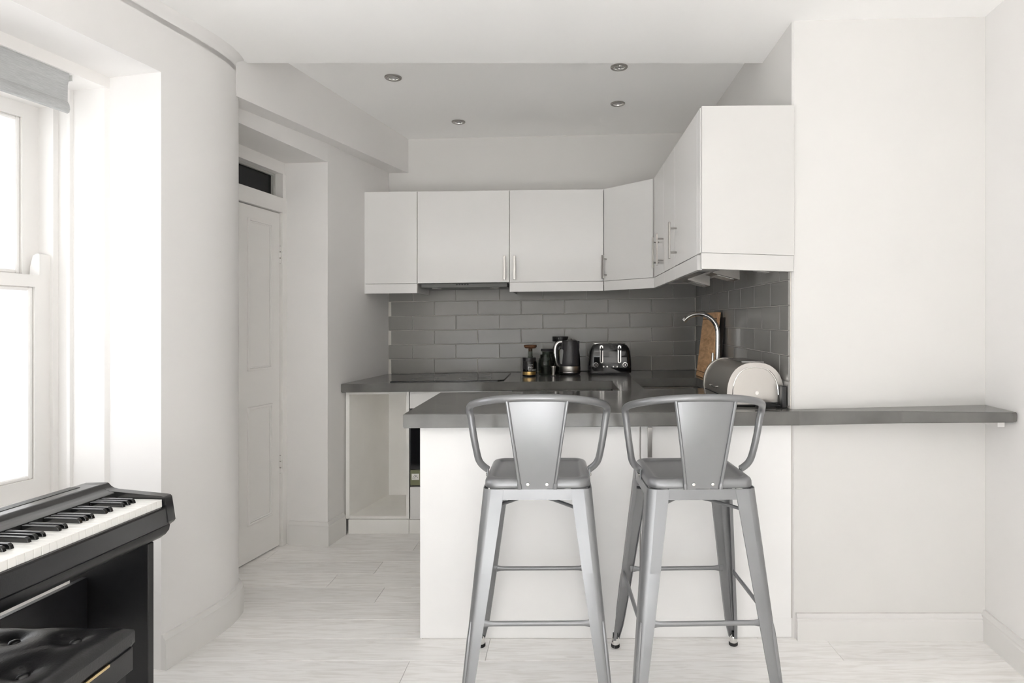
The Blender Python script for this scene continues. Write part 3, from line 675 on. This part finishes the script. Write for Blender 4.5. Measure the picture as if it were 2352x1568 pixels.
# ------------------------------------------------------------------ bar stools
def stool(label, loc, rz):
    T = thing('bar_stool', label, 'stool', loc, rz, 'silver metal bar stools')
    hx, hy, zs = .166, .157, .728
    bm = bmesh.new()
    ring = lambda i, z, r=.042: [Vector((x,y,z)) for x,y in rrect(hx-i, hy-i, max(.008, r-i*.6), 7)]
    loft(bm, [ring(.005,zs-.0305), ring(.001,zs-.0300), ring(-.001,zs-.027), ring(0,zs-.013), ring(.003,zs-.006), ring(.009,zs-.0012), ring(.017,zs), ring(.024,zs-.0005), ring(.028,zs-.0045), ring(.033,zs-.0065), ring(.040,zs-.0068), ring(.08,zs-.007)])
    bmesh.ops.remove_doubles(bm, verts=bm.verts, dist=1e-5)
    finish(bm, 'seat', SILV, T, angle=50)
    # apron rails between the legs
    za, zb = zs-.064, zs-.031
    for s in (-1,1):
        finish(B(-.13,.13,s*(hy+.002)-.0015,s*(hy+.002)+.0015,za,zb), 'apron', SILV, T)
        finish(B(s*(hx+.002)-.0015,s*(hx+.002)+.0015,-.12,.12,za,zb), 'apron', SILV, T)
    fx, fy = .236, .254
    cx = lambda z: hx+.004+(fx-hx-.004)*(1-z/.69); cy = lambda z: hy+.004+(fy-hy-.004)*(1-z/.69)
    for sx in (-1,1):
        for sy in (-1,1):
            bm = bmesh.new(); rings = []
            for z in (.697,.66,.6,.45,.3,.2,.13,.085,.055,.03):
                wd = .030+.036*(z/.69)**.85; 
                if z < .09: wd *= .80+.2*(z-.03)/.06
                rr = .018+.012*z; X, Y = cx(z), cy(z); th = .0026
                def sec(off):
                    q = [(X-wd, Y-off)]
                    q += [(X-rr+(rr-off)*math.sin(a), Y-rr+(rr-off)*math.cos(a)) for a in [math.radians(t) for t in range(0,91,15)]]
                    q += [(X-off, Y-wd)]; return q
                lip = [(X-wd+.001, Y-.011), (X-wd+.0035, Y-.011)]; lip2 = [(X-.011, Y-wd+.0035), (X-.011, Y-wd+.001)]
                inn = sec(th); inn[0] = (X-wd+.0035, Y-th); inn[-1] = (X-th, Y-wd+.0035)
                loop = sec(0) + lip2[::-1] + inn[::-1] + lip[::-1]
                rings.append([Vector((sx*x, sy*y, z)) for x, y in loop])
            loft(bm, rings)
            lg = finish(bm, 'leg', SILV, T, angle=40)
            # pressed rib down the outer corner
            bm = bmesh.new(); pp = []
            for k in range(9):
                z = .10+.21*k/8; d = .0072
                pp.append((sx*(cx(z)-d), sy*(cy(z)-d), z))
            tube(bm, pp, lambda t: .0072*min(1, .35+4*min(t,1-t)), 10); finish(bm, 'pressed_rib', SILV, lg)
            fxx, fyy = sx*(fx-.013), sy*(fy-.013)
            bm = bmesh.new(); lathe(bm, [(.0135,.010),(.0150,.013),(.0135,.036),(.010,.042)], (fxx,fyy,0), 16); finish(bm, 'ferrule', CHROME, lg)
            bm = bmesh.new(); lathe(bm, [(.0145,0),(.0165,.002),(.0165,.010),(.0150,.0125)], (fxx,fyy,0), 16); finish(bm, 'rubber_foot', RUB, lg)
            finish(B(sx*(cx(.055)-.006)-.009,sx*(cx(.055)-.006)+.003*0+.009-.006*(sx>0)-.0,sy*(cy(.055)-.016)-.007,sy*(cy(.055)-.016)+.007,.038,.056), 'foot_plug', BLKM, lg)
    # foot rails with flattened ends
    zr = .305; X, Y = cx(zr)-.004, cy(zr)-.004
    for a, b in (((-X+.03,Y-.002),(X-.03,Y-.002)), ((-X+.03,-Y+.002),(X-.03,-Y+.002)), ((X-.002,-Y+.03),(X-.002,Y-.03)), ((-X+.002,-Y+.03),(-X+.002,Y-.03))):
        A_, B_ = Vector((*a,zr)), Vector((*b,zr)); n = 24; pp = [A_.lerp(B_, i/n) for i in range(n+1)]
        f = lambda t: (lambda e: .0028 if e < .05 else (.0028+(.0065-.0028)*min(1,(e-.05)/.04)))(min(t,1-t))
        g = lambda t: (lambda e: .0115 if e < .05 else (.0115+(.0078-.0115)*min(1,(e-.05)/.04)))(min(t,1-t))
        bm = bmesh.new(); tube(bm, pp, f, 12, rz=g); finish(bm, 'foot_rail', SILV, T)
    # crossed braces below the seat
    for k, s in enumerate((-1,1)):
        bm = bmesh.new(); zb_ = .638-.010*k
        tube(bm, [(s*.158,-.149,zb_-.006),(s*.05,-.047,zb_+.004),(-s*.05,.047,zb_+.004),(-s*.158,.149,zb_-.006)], .0055, 10); finish(bm, 'cross_brace', SILVD, T)
    finish(B(.136,.148,-.142,-.130,.618,.636,bev=.002,seg=1), 'brace_clip', BLKM, T)
    # tubular back hoop with arms
    half = [(0,-.203,.985),(.06,-.200,.984),(.12,-.182,.978),(.172,-.147,.967),(.207,-.098,.953),(.222,-.062,.940),(.226,-.046,.925),(.222,-.040,.90),(.214,-.034,.84),(.205,-.024,.785),(.199,-.016,.757),(.188,-.010,.738),(.170,-.004,.722)]
    path = [(-x,y_,z) for x,y_,z in half[::-1]] + half[1:]
    bm = bmesh.new(); tube(bm, smooth_path(path, 4), .0115, 14); finish(bm, 'back_hoop', SILV, T)
    for s in (-1,1):
        b2 = B(s*.170-.002,s*.170+.002,-.018,.010,.690,.728,bev=.001,seg=1); finish(b2, 'arm_tab', SILV, T)
        bm = bmesh.new(); lathe(bm, [(.005,0),(.005,.004),(.002,.005)], n=10)
        for v in bm.verts: v.co = Vector((s*(.172+v.co.z), -.004+v.co.x, .705+v.co.y))
        finish(bm, 'arm_bolt', NICK, T)
    # tapered splat
    bm = bmesh.new(); nx, nz = 10, 14; G = []
    def SP(u, v, o=0):
        hw = .054+.038*v**1.05; z = .699+.278*v
        yb = -.1625-.038*v**1.15-.006*math.sin(math.pi*v)
        return Vector((u*hw, yb+.006*(u*u)*v-.0+o, z))
    fr = [[bm.verts.new(SP(-1+2*i/nx, j/nz)) for i in range(nx+1)] for j in range(nz+1)]
    bk = [[bm.verts.new(SP(-1+2*i/nx, j/nz, .003)) for i in range(nx+1)] for j in range(nz+1)]
    for j in range(nz):
        for i in range(nx):
            bm.faces.new((fr[j][i],fr[j][i+1],fr[j+1][i+1],fr[j+1][i])); bm.faces.new((bk[j][i],bk[j+1][i],bk[j+1][i+1],bk[j][i+1]))
        for i in (0, nx): bm.faces.new((fr[j][i],fr[j+1][i],bk[j+1][i],bk[j][i]))
    for i in range(nx):
        for j in (0, nz): bm.faces.new((fr[j][i],fr[j][i+1],bk[j][i+1],bk[j][i]))
    sp = finish(bm, 'backrest', SILV, T, angle=60)
    for s in (-1,1):
        bm = bmesh.new(); tube(bm, [SP(s*1.0, .03+.97*k/12)+Vector((0,-.002,0)) for k in range(13)], .0052, 10); finish(bm, 'rolled_edge', SILV, sp)
        bm = bmesh.new(); tube(bm, [SP(s*1.0, q)+Vector((0,-.002,0)) for q in (0,.02,.05,.065)], lambda t: .0068 if t < .9 else .005, 8); finish(bm, 'edge_end', SILV, sp)
        bm = bmesh.new(); lathe(bm, [(.0062,0),(.0062,.002),(.0048,.0042),(.0022,.0046),(.0020,.003)], n=14)
        for v in bm.verts: v.co = Vector((s*.0295+v.co.x, -.1645-v.co.z, .7135+v.co.y))
        finish(bm, 'bolt', CHROME, sp)
    return T
s1 = stool('silver metal bar stool on the left, in front of the white cupboard panel', (-.077, 2.020, 0), .012)
s2 = copy_thing(s1, (.432, 2.020, 0), .03, 'silver metal bar stool on the right, in front of the bread bin')

# ------------------------------------------------------------------ digital piano
PV = Vector((1,-.0775,0)).normalized(); PU = Vector((-.0775,-1,0)).normalized()   # v to the player, u along the keys to the camera
PO = Vector((-1.153,1.774,0))                                                    # front top corner of the far cheek
pn = thing('digital_piano', 'black digital piano on a wooden stand below the window', 'piano', (PO+PU*.6-PV*.13)[:2]+(0,) if False else tuple(PO+PU*.6-PV*.13))
def PP(u, v, z): return PO + PU*u + PV*v + Vector((0,0,z))
def pex(name, prof, u0, u1, m, parent=None, ang=35):
    bm = bmesh.new(); extr(bm, [PP(u0,v,z) for v,z in prof], PU*(u1-u0)); return finish(bm, name, m, parent or pn, loc=pn.location, angle=ang)
LEN = 1.22; KZ = .700
# case: back housing with concave fall, keybed, key slip
back = [(-.272,.60),(-.272,.728),(-.268,.734),(-.200,.737),(-.196,.735),(-.188,.727),(-.180,.722),(-.170,.719),(-.155,.7165),(-.151,.714),(-.151,.66),(-.12,.66),(-.12,.60)]
pex('case', back, .028, LEN-.028, PIANO)
pex('speaker_cover', [(-.268,.7338),(-.268,.7352),(-.236,.7366),(-.236,.7352)], .055, .33, mat('speaker_grey',(.028,.028,.029),.45))
pex('keybed', [(-.12,.60),(-.12,.675),(-.006,.675),(-.006,.600)], .028, LEN-.028, PIANO)
slip = [(-.008,.640),(-.008,.676),(-.003,.679),(.004,.677),(.006,.672),(.012,.628),(.008,.624),(-.008,.622)]
pex('key_slip', slip, .024, LEN-.024, PIANO)
cheek = [(-.272,.60),(-.272,.728),(-.268,.734),(-.200,.737),(-.196,.735),(-.188,.727),(-.178,.7215),(-.165,.7185),(-.01,.7075),(-.001,.7055),(.003,.701),(.014,.634),(.010,.628),(-.01,.612),(-.03,.602),(-.06,.60)]
for u0 in (0, LEN-.028): pex('cheek', cheek, u0, u0+.028, PIANO)
pex('cheek_notch', [(-.10,.676),(-.10,.69),(-.004,.69),(-.004,.676)], .0281, .034, BLKM)
under = [(-.25,.598),(-.02,.598),(.006,.6215),(-.002,.612),(-.012,.600),(-.030,.580),(-.05,.572),(-.25,.572)]
under = [(-.262,.5985),(-.004,.6215),(.006,.6215),(.003,.606),(-.008,.592),(-.026,.580),(-.05,.576),(-.262,.576)]
under = [(-.262,.576),(-.262,.5990),(-.066,.5990),(-.012,.6085),(.002,.6225),(.006,.6215),(.003,.606),(-.008,.592),(-.026,.580),(-.05,.576)]
pex('support_rail', under, .012, LEN-.012, PWOOD)
# keys, highest note at the far end
KW = .0195; u = .0345; nk = 0
seq = ['C','B','A','G','F','E','D']
u0 = u
wkey = None
def key_mesh(name, prof, wd, m, bev):
    bm = bmesh.new(); extr(bm, [Vector((v, 0, z)) for v, z in prof], (0, wd, 0))
    bmesh.ops.recalc_face_normals(bm, faces=bm.faces)
    bmesh.ops.bevel(bm, geom=[e for e in bm.edges if e.calc_face_angle(0) > .6], offset=bev, segments=1, affect='EDGES')
    me = bpy.data.meshes.new(name); bm.to_mesh(me); bm.free(); me.materials.append(m); return me
WKM = key_mesh('white_key', [(-.150,KZ-.020),(-.150,KZ),(-.0015,KZ),(-.001,KZ-.0215),(-.006,KZ-.0215)], KW-.0009, KEYW, .0007)
BKM = key_mesh('black_key', [(-.150,KZ-.01),(-.150,KZ+.0125),(-.060,KZ+.0125),(-.054,KZ+.0085),(-.050,KZ-.004)], .0096, KEYB, .0011)
ROT = math.atan2(PV.y, PV.x)
def put_key(me, u, name):
    o = bpy.data.objects.new(name, me); COL.objects.link(o); o.parent = pn
    p = PP(u, 0, 0) - pn.location; o.location = p; o.rotation_euler = (0,0,ROT)
i = 0
while u0+KW*(i+1) < LEN-.03:
    note = seq[i % 7]
    put_key(WKM, u0+KW*(i+1)-.00045, 'white_key')
    if i > 0 and note in 'BAGED':                      # sharp on the lower side of B, A, G, E, D
        off = {'B':.0012,'A':0,'G':-.0012,'E':.001,'D':-.001}[note]
        put_key(BKM, u0+KW*(i+1)+.0049+off, 'black_key')
    i += 1
# music rest
bm = bmesh.new(); extr(bm, [PP(.415,-.245,.738), PP(.415,-.225,.738), PP(.415,-.255,.775), PP(.415,-.275,.90), PP(.415,-.280,.90)], PU*.42); finish(bm, 'music_rest', PIANO, pn, loc=pn.location)
# stand: two side boards, modesty board
def pbox(name, u0, u1, v0, v1, z0, z1, m=PWOOD, bev=.0015):
    b2 = B(v0,v1,u0,u1,z0,z1,bev=bev,seg=1)
    for v in b2.verts: v.co = PP(v.co.y, v.co.x, v.co.z)
    return finish(b2, name, m, pn, loc=pn.location)
pbox('side_board', .030, .052, -.272, -.030, .0, .576); pbox('side_board', LEN-.052, LEN-.030, -.272, -.030, .0, .576)
pbox('modesty_board', .053, LEN-.053, -.232, -.214, .29, .4755)

# ------------------------------------------------------------------ piano bench
bn = thing('piano_bench', 'black buttoned leatherette piano bench in front of the piano', 'bench', (-1.205, 1.18, 0), .01)
bx, by = .176, .265
btn = [(x,y_) for x in (-.055,.085) for y_ in (.205,.068,-.068,-.205)]
bm = bmesh.new(); nx, ny = 36, 52; G = []
def pad(x, y):
    ex = max(0, 1-((abs(x)/bx)**6)); ey = max(0, 1-((abs(y)/by)**8))
    z = .478 + .016*(ex*ey)**.35 - .006
    for (a, b) in btn:
        d2 = (x-a)**2+(y-b)**2; z -= .005*math.exp(-d2/(.018**2)) + .012*math.exp(-d2/(.042**2))
    for (a, b) in btn:                                  # pleats between neighbouring buttons
        for (c, d) in btn:
            if (c, d) <= (a, b) or math.hypot(c-a, d-b) > .22: continue
            L2 = (c-a)**2+(d-b)**2; t = max(0, min(1, ((x-a)*(c-a)+(y-b)*(d-b))/L2)); px_, py_ = a+t*(c-a), b+t*(d-b)
            z -= .0007*math.exp(-((x-px_)**2+(y-py_)**2)/(.012**2))
    return z
top = [[bm.verts.new((-bx+2*bx*i/nx, -by+2*by*j/ny, pad(-bx+2*bx*i/nx, -by+2*by*j/ny))) for i in range(nx+1)] for j in range(ny+1)]
for j in range(ny):
    for i in range(nx): bm.faces.new((top[j][i],top[j][i+1],top[j+1][i+1],top[j+1][i]))
per = [top[0][i] for i in range(nx)] + [top[j][nx] for j in range(ny)] + [top[ny][nx-i] for i in range(nx)] + [top[ny-j][0] for j in range(ny)]
prev = per
for (k, z) in ((1.012,.466), (1.012,.440), (.99,.434)):
    cur = [bm.verts.new((v.co.x*k, v.co.y*k, z)) for v in per]
    for a in range(len(per)): bm.faces.new((prev[a], prev[(a+1)%len(per)], cur[(a+1)%len(per)], cur[a]))
    prev = cur
bm.faces.new(prev[::-1])
cu = finish(bm, 'cushion', LEATH, bn, angle=60)
for (a, b) in btn:
    bm = bmesh.new(); lathe(bm, [(.0115,-.004),(.012,.002),(.010,.0055),(.006,.0075),(.001,.008)], (a,b,pad(a,b)+.002), 16); finish(bm, 'button', LEATH, cu)
finish(B(-bx+.004,bx-.004,-by+.004,by-.004,.430,.4335), 'shadow_gap', BLKM, bn)
bxx = finish(B(-bx,bx,-by,by,.375,.430,bev=.002), 'storage_box', mat('bench_board',(.022,.022,.023),.4,bump=.03,bscale=200), bn)
finish(B(bx-.001,bx+.0035,.115,.185,.4262,.4325), 'brass_strip', BRASS, bn)
finish(B(-bx+.01,bx-.01,-by+.01,by-.01,.33,.375), 'apron', BLKM, bn)
for sx in (-1,1):
    for sy in (-1,1): finish(B(sx*(bx-.03)-.02,sx*(bx-.03)+.02,sy*(by-.03)-.02,sy*(by-.03)+.02,0,.33,bev=.002), 'leg', BLKM, bn)

# ------------------------------------------------------------------ things on the worktop
def at(x, y): return (x, y, zt(x,y)+.0012)
ts = thing('toaster', 'black four-slot toaster with chrome levers against the grey tiles', 'toaster', at(.308,3.90), .03)
bm = bmesh.new(); rings = []
for z, k in ((.010,1.0),(.018,1.012),(.06,1.012),(.11,.985),(.145,.95),(.168,.90),(.184,.82),(.193,.70),(.197,.5)):
    hy_ = .085 if z < .15 else .085-.55*(z-.15)**1.0*.55
    rings.append([Vector((x,y_,z)) for x,y_ in rrect(.135*k, hy_, min(.03, hy_*.6), 6)])
loft(bm, rings); bd = finish(bm, 'body', BLKG, ts, angle=50)
finish(B(-.12,.12,-.075,.075,0,.012), 'base', BLKM, ts)
for x in (-.055,.055):
    for y_ in (-.03,.03): finish(B(x-.045,x+.045,y_-.014,y_+.014,.190,.1985,bev=.003), 'slot_frame', CHROME, ts)
def stadium(bm, cx, z0, z1, r, y0, y1, n=8):
    pts = [(cx+r*math.cos(a), z1-r+r*math.sin(a)) for a in [math.pi*k/n for k in range(n+1)]] + [(cx+r*math.cos(a), z0+r+r*math.sin(a)) for a in [math.pi+math.pi*k/n for k in range(n+1)]]
    extr(bm, [(x,y0,z) for x,z in pts], (0,y1-y0,0))
def ydisc(bm, cx, cz, r, y0, y1, n=20): extr(bm, [(cx+r*math.cos(2*math.pi*k/n), y0, cz+r*math.sin(2*math.pi*k/n)) for k in range(n)], (0,y1-y0,0))
for s, cx in ((-1,-.058),(1,.056)):
    bm = bmesh.new(); stadium(bm, cx, .072, .185, .0105, -.089, -.078); sl = finish(bm, 'lever_track', CHROME, bd)
    bm = bmesh.new(); stadium(bm, cx, .078, .178, .0042, -.0895, -.082); finish(bm, 'lever_slot', BLKM, sl)
    bm = bmesh.new(); ydisc(bm, cx, .160, .0095, -.108, -.088); finish(bm, 'lever_knob', BLKP, bd)
    kx = cx+s*.036
    bm = bmesh.new(); ydisc(bm, kx, .062, .016, -.0905, -.080, 28); k_ = finish(bm, 'dial_ring', CHROME, bd)
    bm = bmesh.new(); ydisc(bm, kx, .061, .0125, -.100, -.080, 24); finish(bm, 'dial', BLKP, k_)
    bm = bmesh.new(); ydisc(bm, kx, .061, .004, -.101, -.0995, 12); finish(bm, 'dial_centre', CHROME, k_)
for x in (-.045,-.022,.018,.042):
    bm = bmesh.new(); ydisc(bm, x, .050, .0048, -.092, -.08, 14); finish(bm, 'push_button', CHROME, bd)
kt = thing('kettle', 'dark grey jug kettle with chrome handle and steel base band', 'kettle', at(.052,3.86), 0)
bm = bmesh.new(); lathe(bm, [(.066,.006),(.070,.010),(.070,.014)], n=36); finish(bm, 'power_base', BLKP, kt)
bm = bmesh.new(); lathe(bm, [(.068,.0145),(.069,.017),(.0685,.0195)], n=36); finish(bm, 'base_ring', CHROME, kt)
bm = bmesh.new(); lathe(bm, [(.068,.020),(.0695,.024),(.0690,.050),(.068,.056)], n=36); finish(bm, 'steel_band', STEEL, kt)
bm = bmesh.new(); lathe(bm, [(.0675,.0565),(.0685,.06),(.068,.08),(.064,.13),(.057,.18),(.052,.207),(.049,.213)], n=36); kb = finish(bm, 'body', KETT, kt)
bm = bmesh.new(); lathe(bm, [(.049,.212),(.047,.217),(.030,.222),(.010,.223)], n=30); finish(bm, 'lid', BLKP, kt)
bm = bmesh.new(); lathe(bm, [(.014,.222),(.015,.228),(.010,.233),(.003,.234)], n=18); finish(bm, 'lid_knob', CHROME, kt)
bm = bmesh.new(); extr(bm, [(.040,-.014,.213),(.040,.014,.213),(.062,.006,.216),(.062,-.006,.216)], (0,0,-.05)); finish(bm, 'spout', KETT, kb)
hp = smooth_path([(-.046,-.0,.208),(-.072,-.004,.205),(-.090,-.008,.180),(-.093,-.010,.140),(-.090,-.010,.105),(-.084,-.008,.075),(-.074,-.004,.062),(-.064,0,.060)], 5)
bm = bmesh.new(); tube(bm, hp, .0085, 10, rz=.011); hh = finish(bm, 'handle', CHROME, kt)
bm = bmesh.new(); tube(bm, [p+Vector((.008,.001,-.001)) for p in hp], .0065, 8, rz=.012); finish(bm, 'handle_grip', BLKP, hh)
bm = bmesh.new(); stadium(bm, -.052, .070, .165, .011, -.047, -.03); finish(bm, 'water_gauge', mat('gauge_smoke',(.16,.16,.15),.15), kb)
bo = thing('protein_bottle', 'tall black lidded bottle standing behind the kettle', 'bottle', at(-.008,4.02), 0)
bm = bmesh.new(); lathe(bm, [(.050,.0),(.054,.004),(.054,.145),(.052,.165),(.043,.190),(.036,.200),(.034,.206)], n=32); finish(bm, 'body', BLKG, bo)
bm = bmesh.new(); lathe(bm, [(.053,.208),(.054,.210),(.054,.238),(.052,.241),(.002,.241)], n=40); finish(bm, 'lid', BLKP, bo)
bm = bmesh.new(); lathe(bm, [(.0542,.085),(.0545,.09),(.0545,.15),(.0542,.155)], n=32, cap=False); finish(bm, 'label', mat('olive_label',(.12,.12,.07),.5), bo)
sh = thing('measuring_cup', 'small steel spirit measure between glass jar and kettle', 'cup', at(-.052,3.79), 0)
bm = bmesh.new(); lathe(bm, [(.014,0),(.016,.003),(.010,.007),(.010,.010),(.0145,.052),(.0165,.054),(.0165,.060),(.0145,.060),(.012,.05),(.008,.012),(.001,.011)], n=24); finish(bm, 'body', STEEL, sh)
# glass preserving jar
def jar(name, label, x, y_, sc, lidded):
    j = thing(name, label, 'jar', at(x,y_))
    pr = [(.034,.002),(.044,.005),(.048,.012),(.0485,.08),(.047,.105),(.041,.122),(.0365,.128),(.0365,.146)]
    bm = bmesh.new(); lathe(bm, [(r*sc,z*sc) for r,z in pr] + [((r-.003)*sc,max(z,.006)*sc) for r,z in pr[::-1]], n=32, cap=False); b_ = finish(bm, 'glass', JARG, j)
    for zz in (.134,.141): 
        bm = bmesh.new(); lathe(bm, [(.0365*sc,(zz-.002)*sc),(.0382*sc,zz*sc),(.0365*sc,(zz+.002)*sc)], n=32, cap=False); finish(bm, 'thread', JARG, b_)
    if lidded:
        bm = bmesh.new(); lathe(bm, [(.043*sc,.148*sc),(.0445*sc,.150*sc),(.0445*sc,.160*sc),(.042*sc,.163*sc),(.002,.163*sc)], n=32); finish(bm, 'lid', BLKM, j)
    return j
jar('glass_jar', 'clear open-mouthed glass jar in front between black tub and kettle', -.102, 3.80, .92, False)
j2 = jar('glass_jar', 'glass jar with a black lid tucked behind the open jar', -.092, 3.925, 1.0, True)
bm = bmesh.new(); lathe(bm, [(.0445,.007),(.0445,.075),(.002,.078)], n=28); finish(bm, 'contents', BLKM, j2)
cj = thing('corked_flask', 'slim clear flask with a wide brown cork stopper behind the black tub', 'flask', at(-.203,3.90))
bm = bmesh.new(); lathe(bm, [(.040,.002),(.044,.006),(.044,.07),(.036,.095),(.017,.112),(.014,.122),(.014,.165)] + [(.012,.165),(.012,.122),(.034,.094),(.0415,.07),(.0415,.008)], n=28, cap=False); finish(bm, 'glass', JARG, cj)
bm = bmesh.new(); lathe(bm, [(.012,.150),(.012,.168),(.032,.170),(.041,.178),(.0415,.189),(.039,.191),(.002,.191)], n=28); finish(bm, 'cork', CORK, cj)
tb = thing('supplement_tub', 'small black tub with gold band and white lettering beside the jar', 'tub', at(-.205,3.80))
R_ = .0425
bm = bmesh.new(); lathe(bm, [(.040,0),(.042,.003),(R_,.006),(R_,.112),(.041,.116),(.0415,.117),(.0415,.1155),(.002,.1155)][:6], n=36); bt = finish(bm, 'body', BLKG, tb)
bm = bmesh.new(); lathe(bm, [(.0432,.0925),(.0436,.094),(.0436,.114),(.042,.1165),(.002,.117)], n=36); finish(bm, 'lid', BLKP, tb)
bm = bmesh.new(); lathe(bm, [(R_+.0003,.008),(R_+.0004,.0085),(R_+.0004,.028),(R_+.0003,.0285)], n=40, cap=False); finish(bm, 'gold_band', GOLD, tb)
def text_mesh(s, size):
    cu_ = bpy.data.curves.new('lettering', 'FONT'); cu_.body = s; cu_.size = size; cu_.extrude = 0
    o = bpy.data.objects.new('lettering', cu_); COL.objects.link(o)
    bpy.context.view_layer.update()
    me = bpy.data.meshes.new_from_object(o.evaluated_get(bpy.context.evaluated_depsgraph_get()))
    bpy.data.objects.remove(o); bpy.data.curves.remove(cu_); return me
def wrap_text(s, size, z, ang0, m):
    me = text_mesh(s, size)
    for v in me.vertices:
        a = ang0 + v.co.x/R_; rr = R_+.0006
        v.co = Vector((rr*math.sin(a), -rr*math.cos(a), z+v.co.y))
    me.materials.clear(); me.materials.append(m); o = bpy.data.objects.new('lettering', me); COL.objects.link(o); o.parent = tb
wrap_text('PRE-', .0165, .050, -.10, LABW); wrap_text('WORKOUT', .0150, .034, -.10, LABW); wrap_text('GOLD', .008, .070, -.10, LABW) if False else None
bm = bmesh.new()
for k in range(2): lathe(bm, [(R_+.0003,.070),(R_+.0006,.0705),(R_+.0006,.0738),(R_+.0003,.0742)], n=40, cap=False)
for v in list(bm.verts):
    a = math.atan2(v.co.x, -v.co.y)
    if not (-.12 < a < .75): bm.verts.remove(v)
finish(bm, 'logo_bar', LABW, tb)
# chopping boards leaning on the side wall
def lean_board(name, label, y0, y1, xb, xt, h, th, m, pegs=False):
    o_ = thing(name, label, 'chopping board', at(xb,(y0+y1)/2))
    a = math.atan2(xt-xb, h); bm = B(-th,0,y0-(y0+y1)/2,y1-(y0+y1)/2,0,h,bev=.003)
    Rm = Matrix.Rotation(a, 4, 'Y')
    for v in bm.verts: v.co = Rm @ v.co
    mn = min(v.co.z for v in bm.verts)
    for v in bm.verts: v.co.z -= mn
    b_ = finish(bm, 'board', m, o_)
    if pegs:
        for z in (.03, h-.04):
            b2 = B(-th-.0012,-th+.001,y0-(y0+y1)/2+.004,y1-(y0+y1)/2-.004,z,z+.004)
            for v in b2.verts: v.co = Rm @ v.co; v.co.z -= mn
            finish(b2, 'groove', mat('board_groove',(.12,.06,.03),.6), b_)
    return o_
lean_board('chopping_board', 'wooden chopping board leaning on the grey tiles behind the tap', 3.36, 3.70, .845, .892, .385, .018, WOOD, True)
lean_board('chopping_board', 'black chopping board leaning behind the wooden board', 3.30, 3.60, .872, .9005, .355, .005, BLKM)
# bread bin
bb = thing('bread_bin', 'stainless steel roll-top bread bin at the end of the breakfast bar', 'bread bin', at(.768,2.585))
W2, HB = .113, .172
def dprof(k=1.0, n=22, base=.006):
    pts = [(W2*k*.93, base)] + [(W2*k*math.copysign(abs(math.cos(a))**.82, math.cos(a)), .045+(HB-.045-(1-k)*.09)*math.sin(a)**.9) for a in [math.pi*i/n for i in range(n+1)]] + [(-W2*k*.93, base)]
    return pts
def dslab(name, k, y0, y1, m, parent=None, base=.006, bev=0):
    bm = bmesh.new(); extr(bm, [(x,y0,z) for x,z in dprof(k,base=base)], (0,y1-y0,0))
    if bev: bmesh.ops.bevel(bm, geom=[e for e in bm.edges if abs(abs(e.verts[0].co.y-e.verts[1].co.y)) < 1e-6 and len(e.link_faces)==2 and e.calc_face_angle(0) > .8], offset=bev, segments=2, affect='EDGES')
    return finish(bm, name, m, parent or bb, angle=30)
dslab('roll_top', .97, -.190, .190, mat('satin_steel', (.55,.53,.50), .36, metal=1, bump=.04, bscale=80, stretch=(12,1,12)))
e1 = dslab('end_cap', 1.0, -.205, -.190, STEEL, bev=.004); dslab('end_cap', 1.0, .190, .205, STEEL, bev=.004)
bm = bmesh.new(); inner = dprof(.80, base=.012); outer = dprof(.82, base=.012)
tube(bm, [(x,-.2052,z) for x,z in dprof(.80, base=.010)[1:-1]], .0032, 8); finish(bm, 'end_ridge', CHROME, e1)
bm = bmesh.new(); ydisc(bm, .005, .052, .0072, -.2075, -.204, 18); finish(bm, 'end_screw', CHROME, e1)
finish(B(-W2*.9,W2*.9,-.2,.2,.0,.006), 'base', BLKM, bb)
bm = bmesh.new(); tube(bm, [(-W2*.975,-.17,.032),(-W2*.975,.17,.032)], .0018, 6); finish(bm, 'lid_seam', BLKM, bb)
bm = bmesh.new(); tube(bm, smooth_path([(-W2*.955,-.06,.062),(-W2*1.04,-.045,.060),(-W2*1.05,0,.060),(-W2*1.04,.045,.060),(-W2*.955,.06,.062)],4), .004, 8); finish(bm, 'lid_handle', CHROME, bb)
bm = bmesh.new(); extr(bm, [(-.03,-.12,HB-.004),(.045,-.17,HB-.002),(.05,.12,HB-.002),(-.02,.15,HB-.004)], (0,0,.004)); finish(bm, 'top_plate', mat('dark_steel_plate',(.30,.29,.28),.25,metal=1), bb)
# black device and cable at the wall end
dv_ = tag(finish(B(-.010,.008,-.017,.017,0,.085,bev=.003), 'power_adapter', BLKP), 'upright black power adapter wedged between bread bin and wall', 'adapter'); dv_.location = at(.868,2.352)
bm = bmesh.new(); pp = []
for k in range(60):
    a = k*.52; r = .026+.010*math.sin(k*1.7); pp.append((.80+r*1.35*math.cos(a)+.006*math.sin(k*.9), 2.335+.32*r*math.sin(a), ZT+.0045+.00028*k+.003*abs(math.sin(k*.8))))
pp += [(.84,2.338,ZT+.01),(.852,2.345,ZT+.008)]
tube(bm, smooth_path(pp,3), .0028, 7); cb = finish(bm, 'power_cable', RUB, tilt=True, loc=(.80,2.335,ZT)); tag(cb, 'coiled black power cable in front of the bread bin', 'cable')
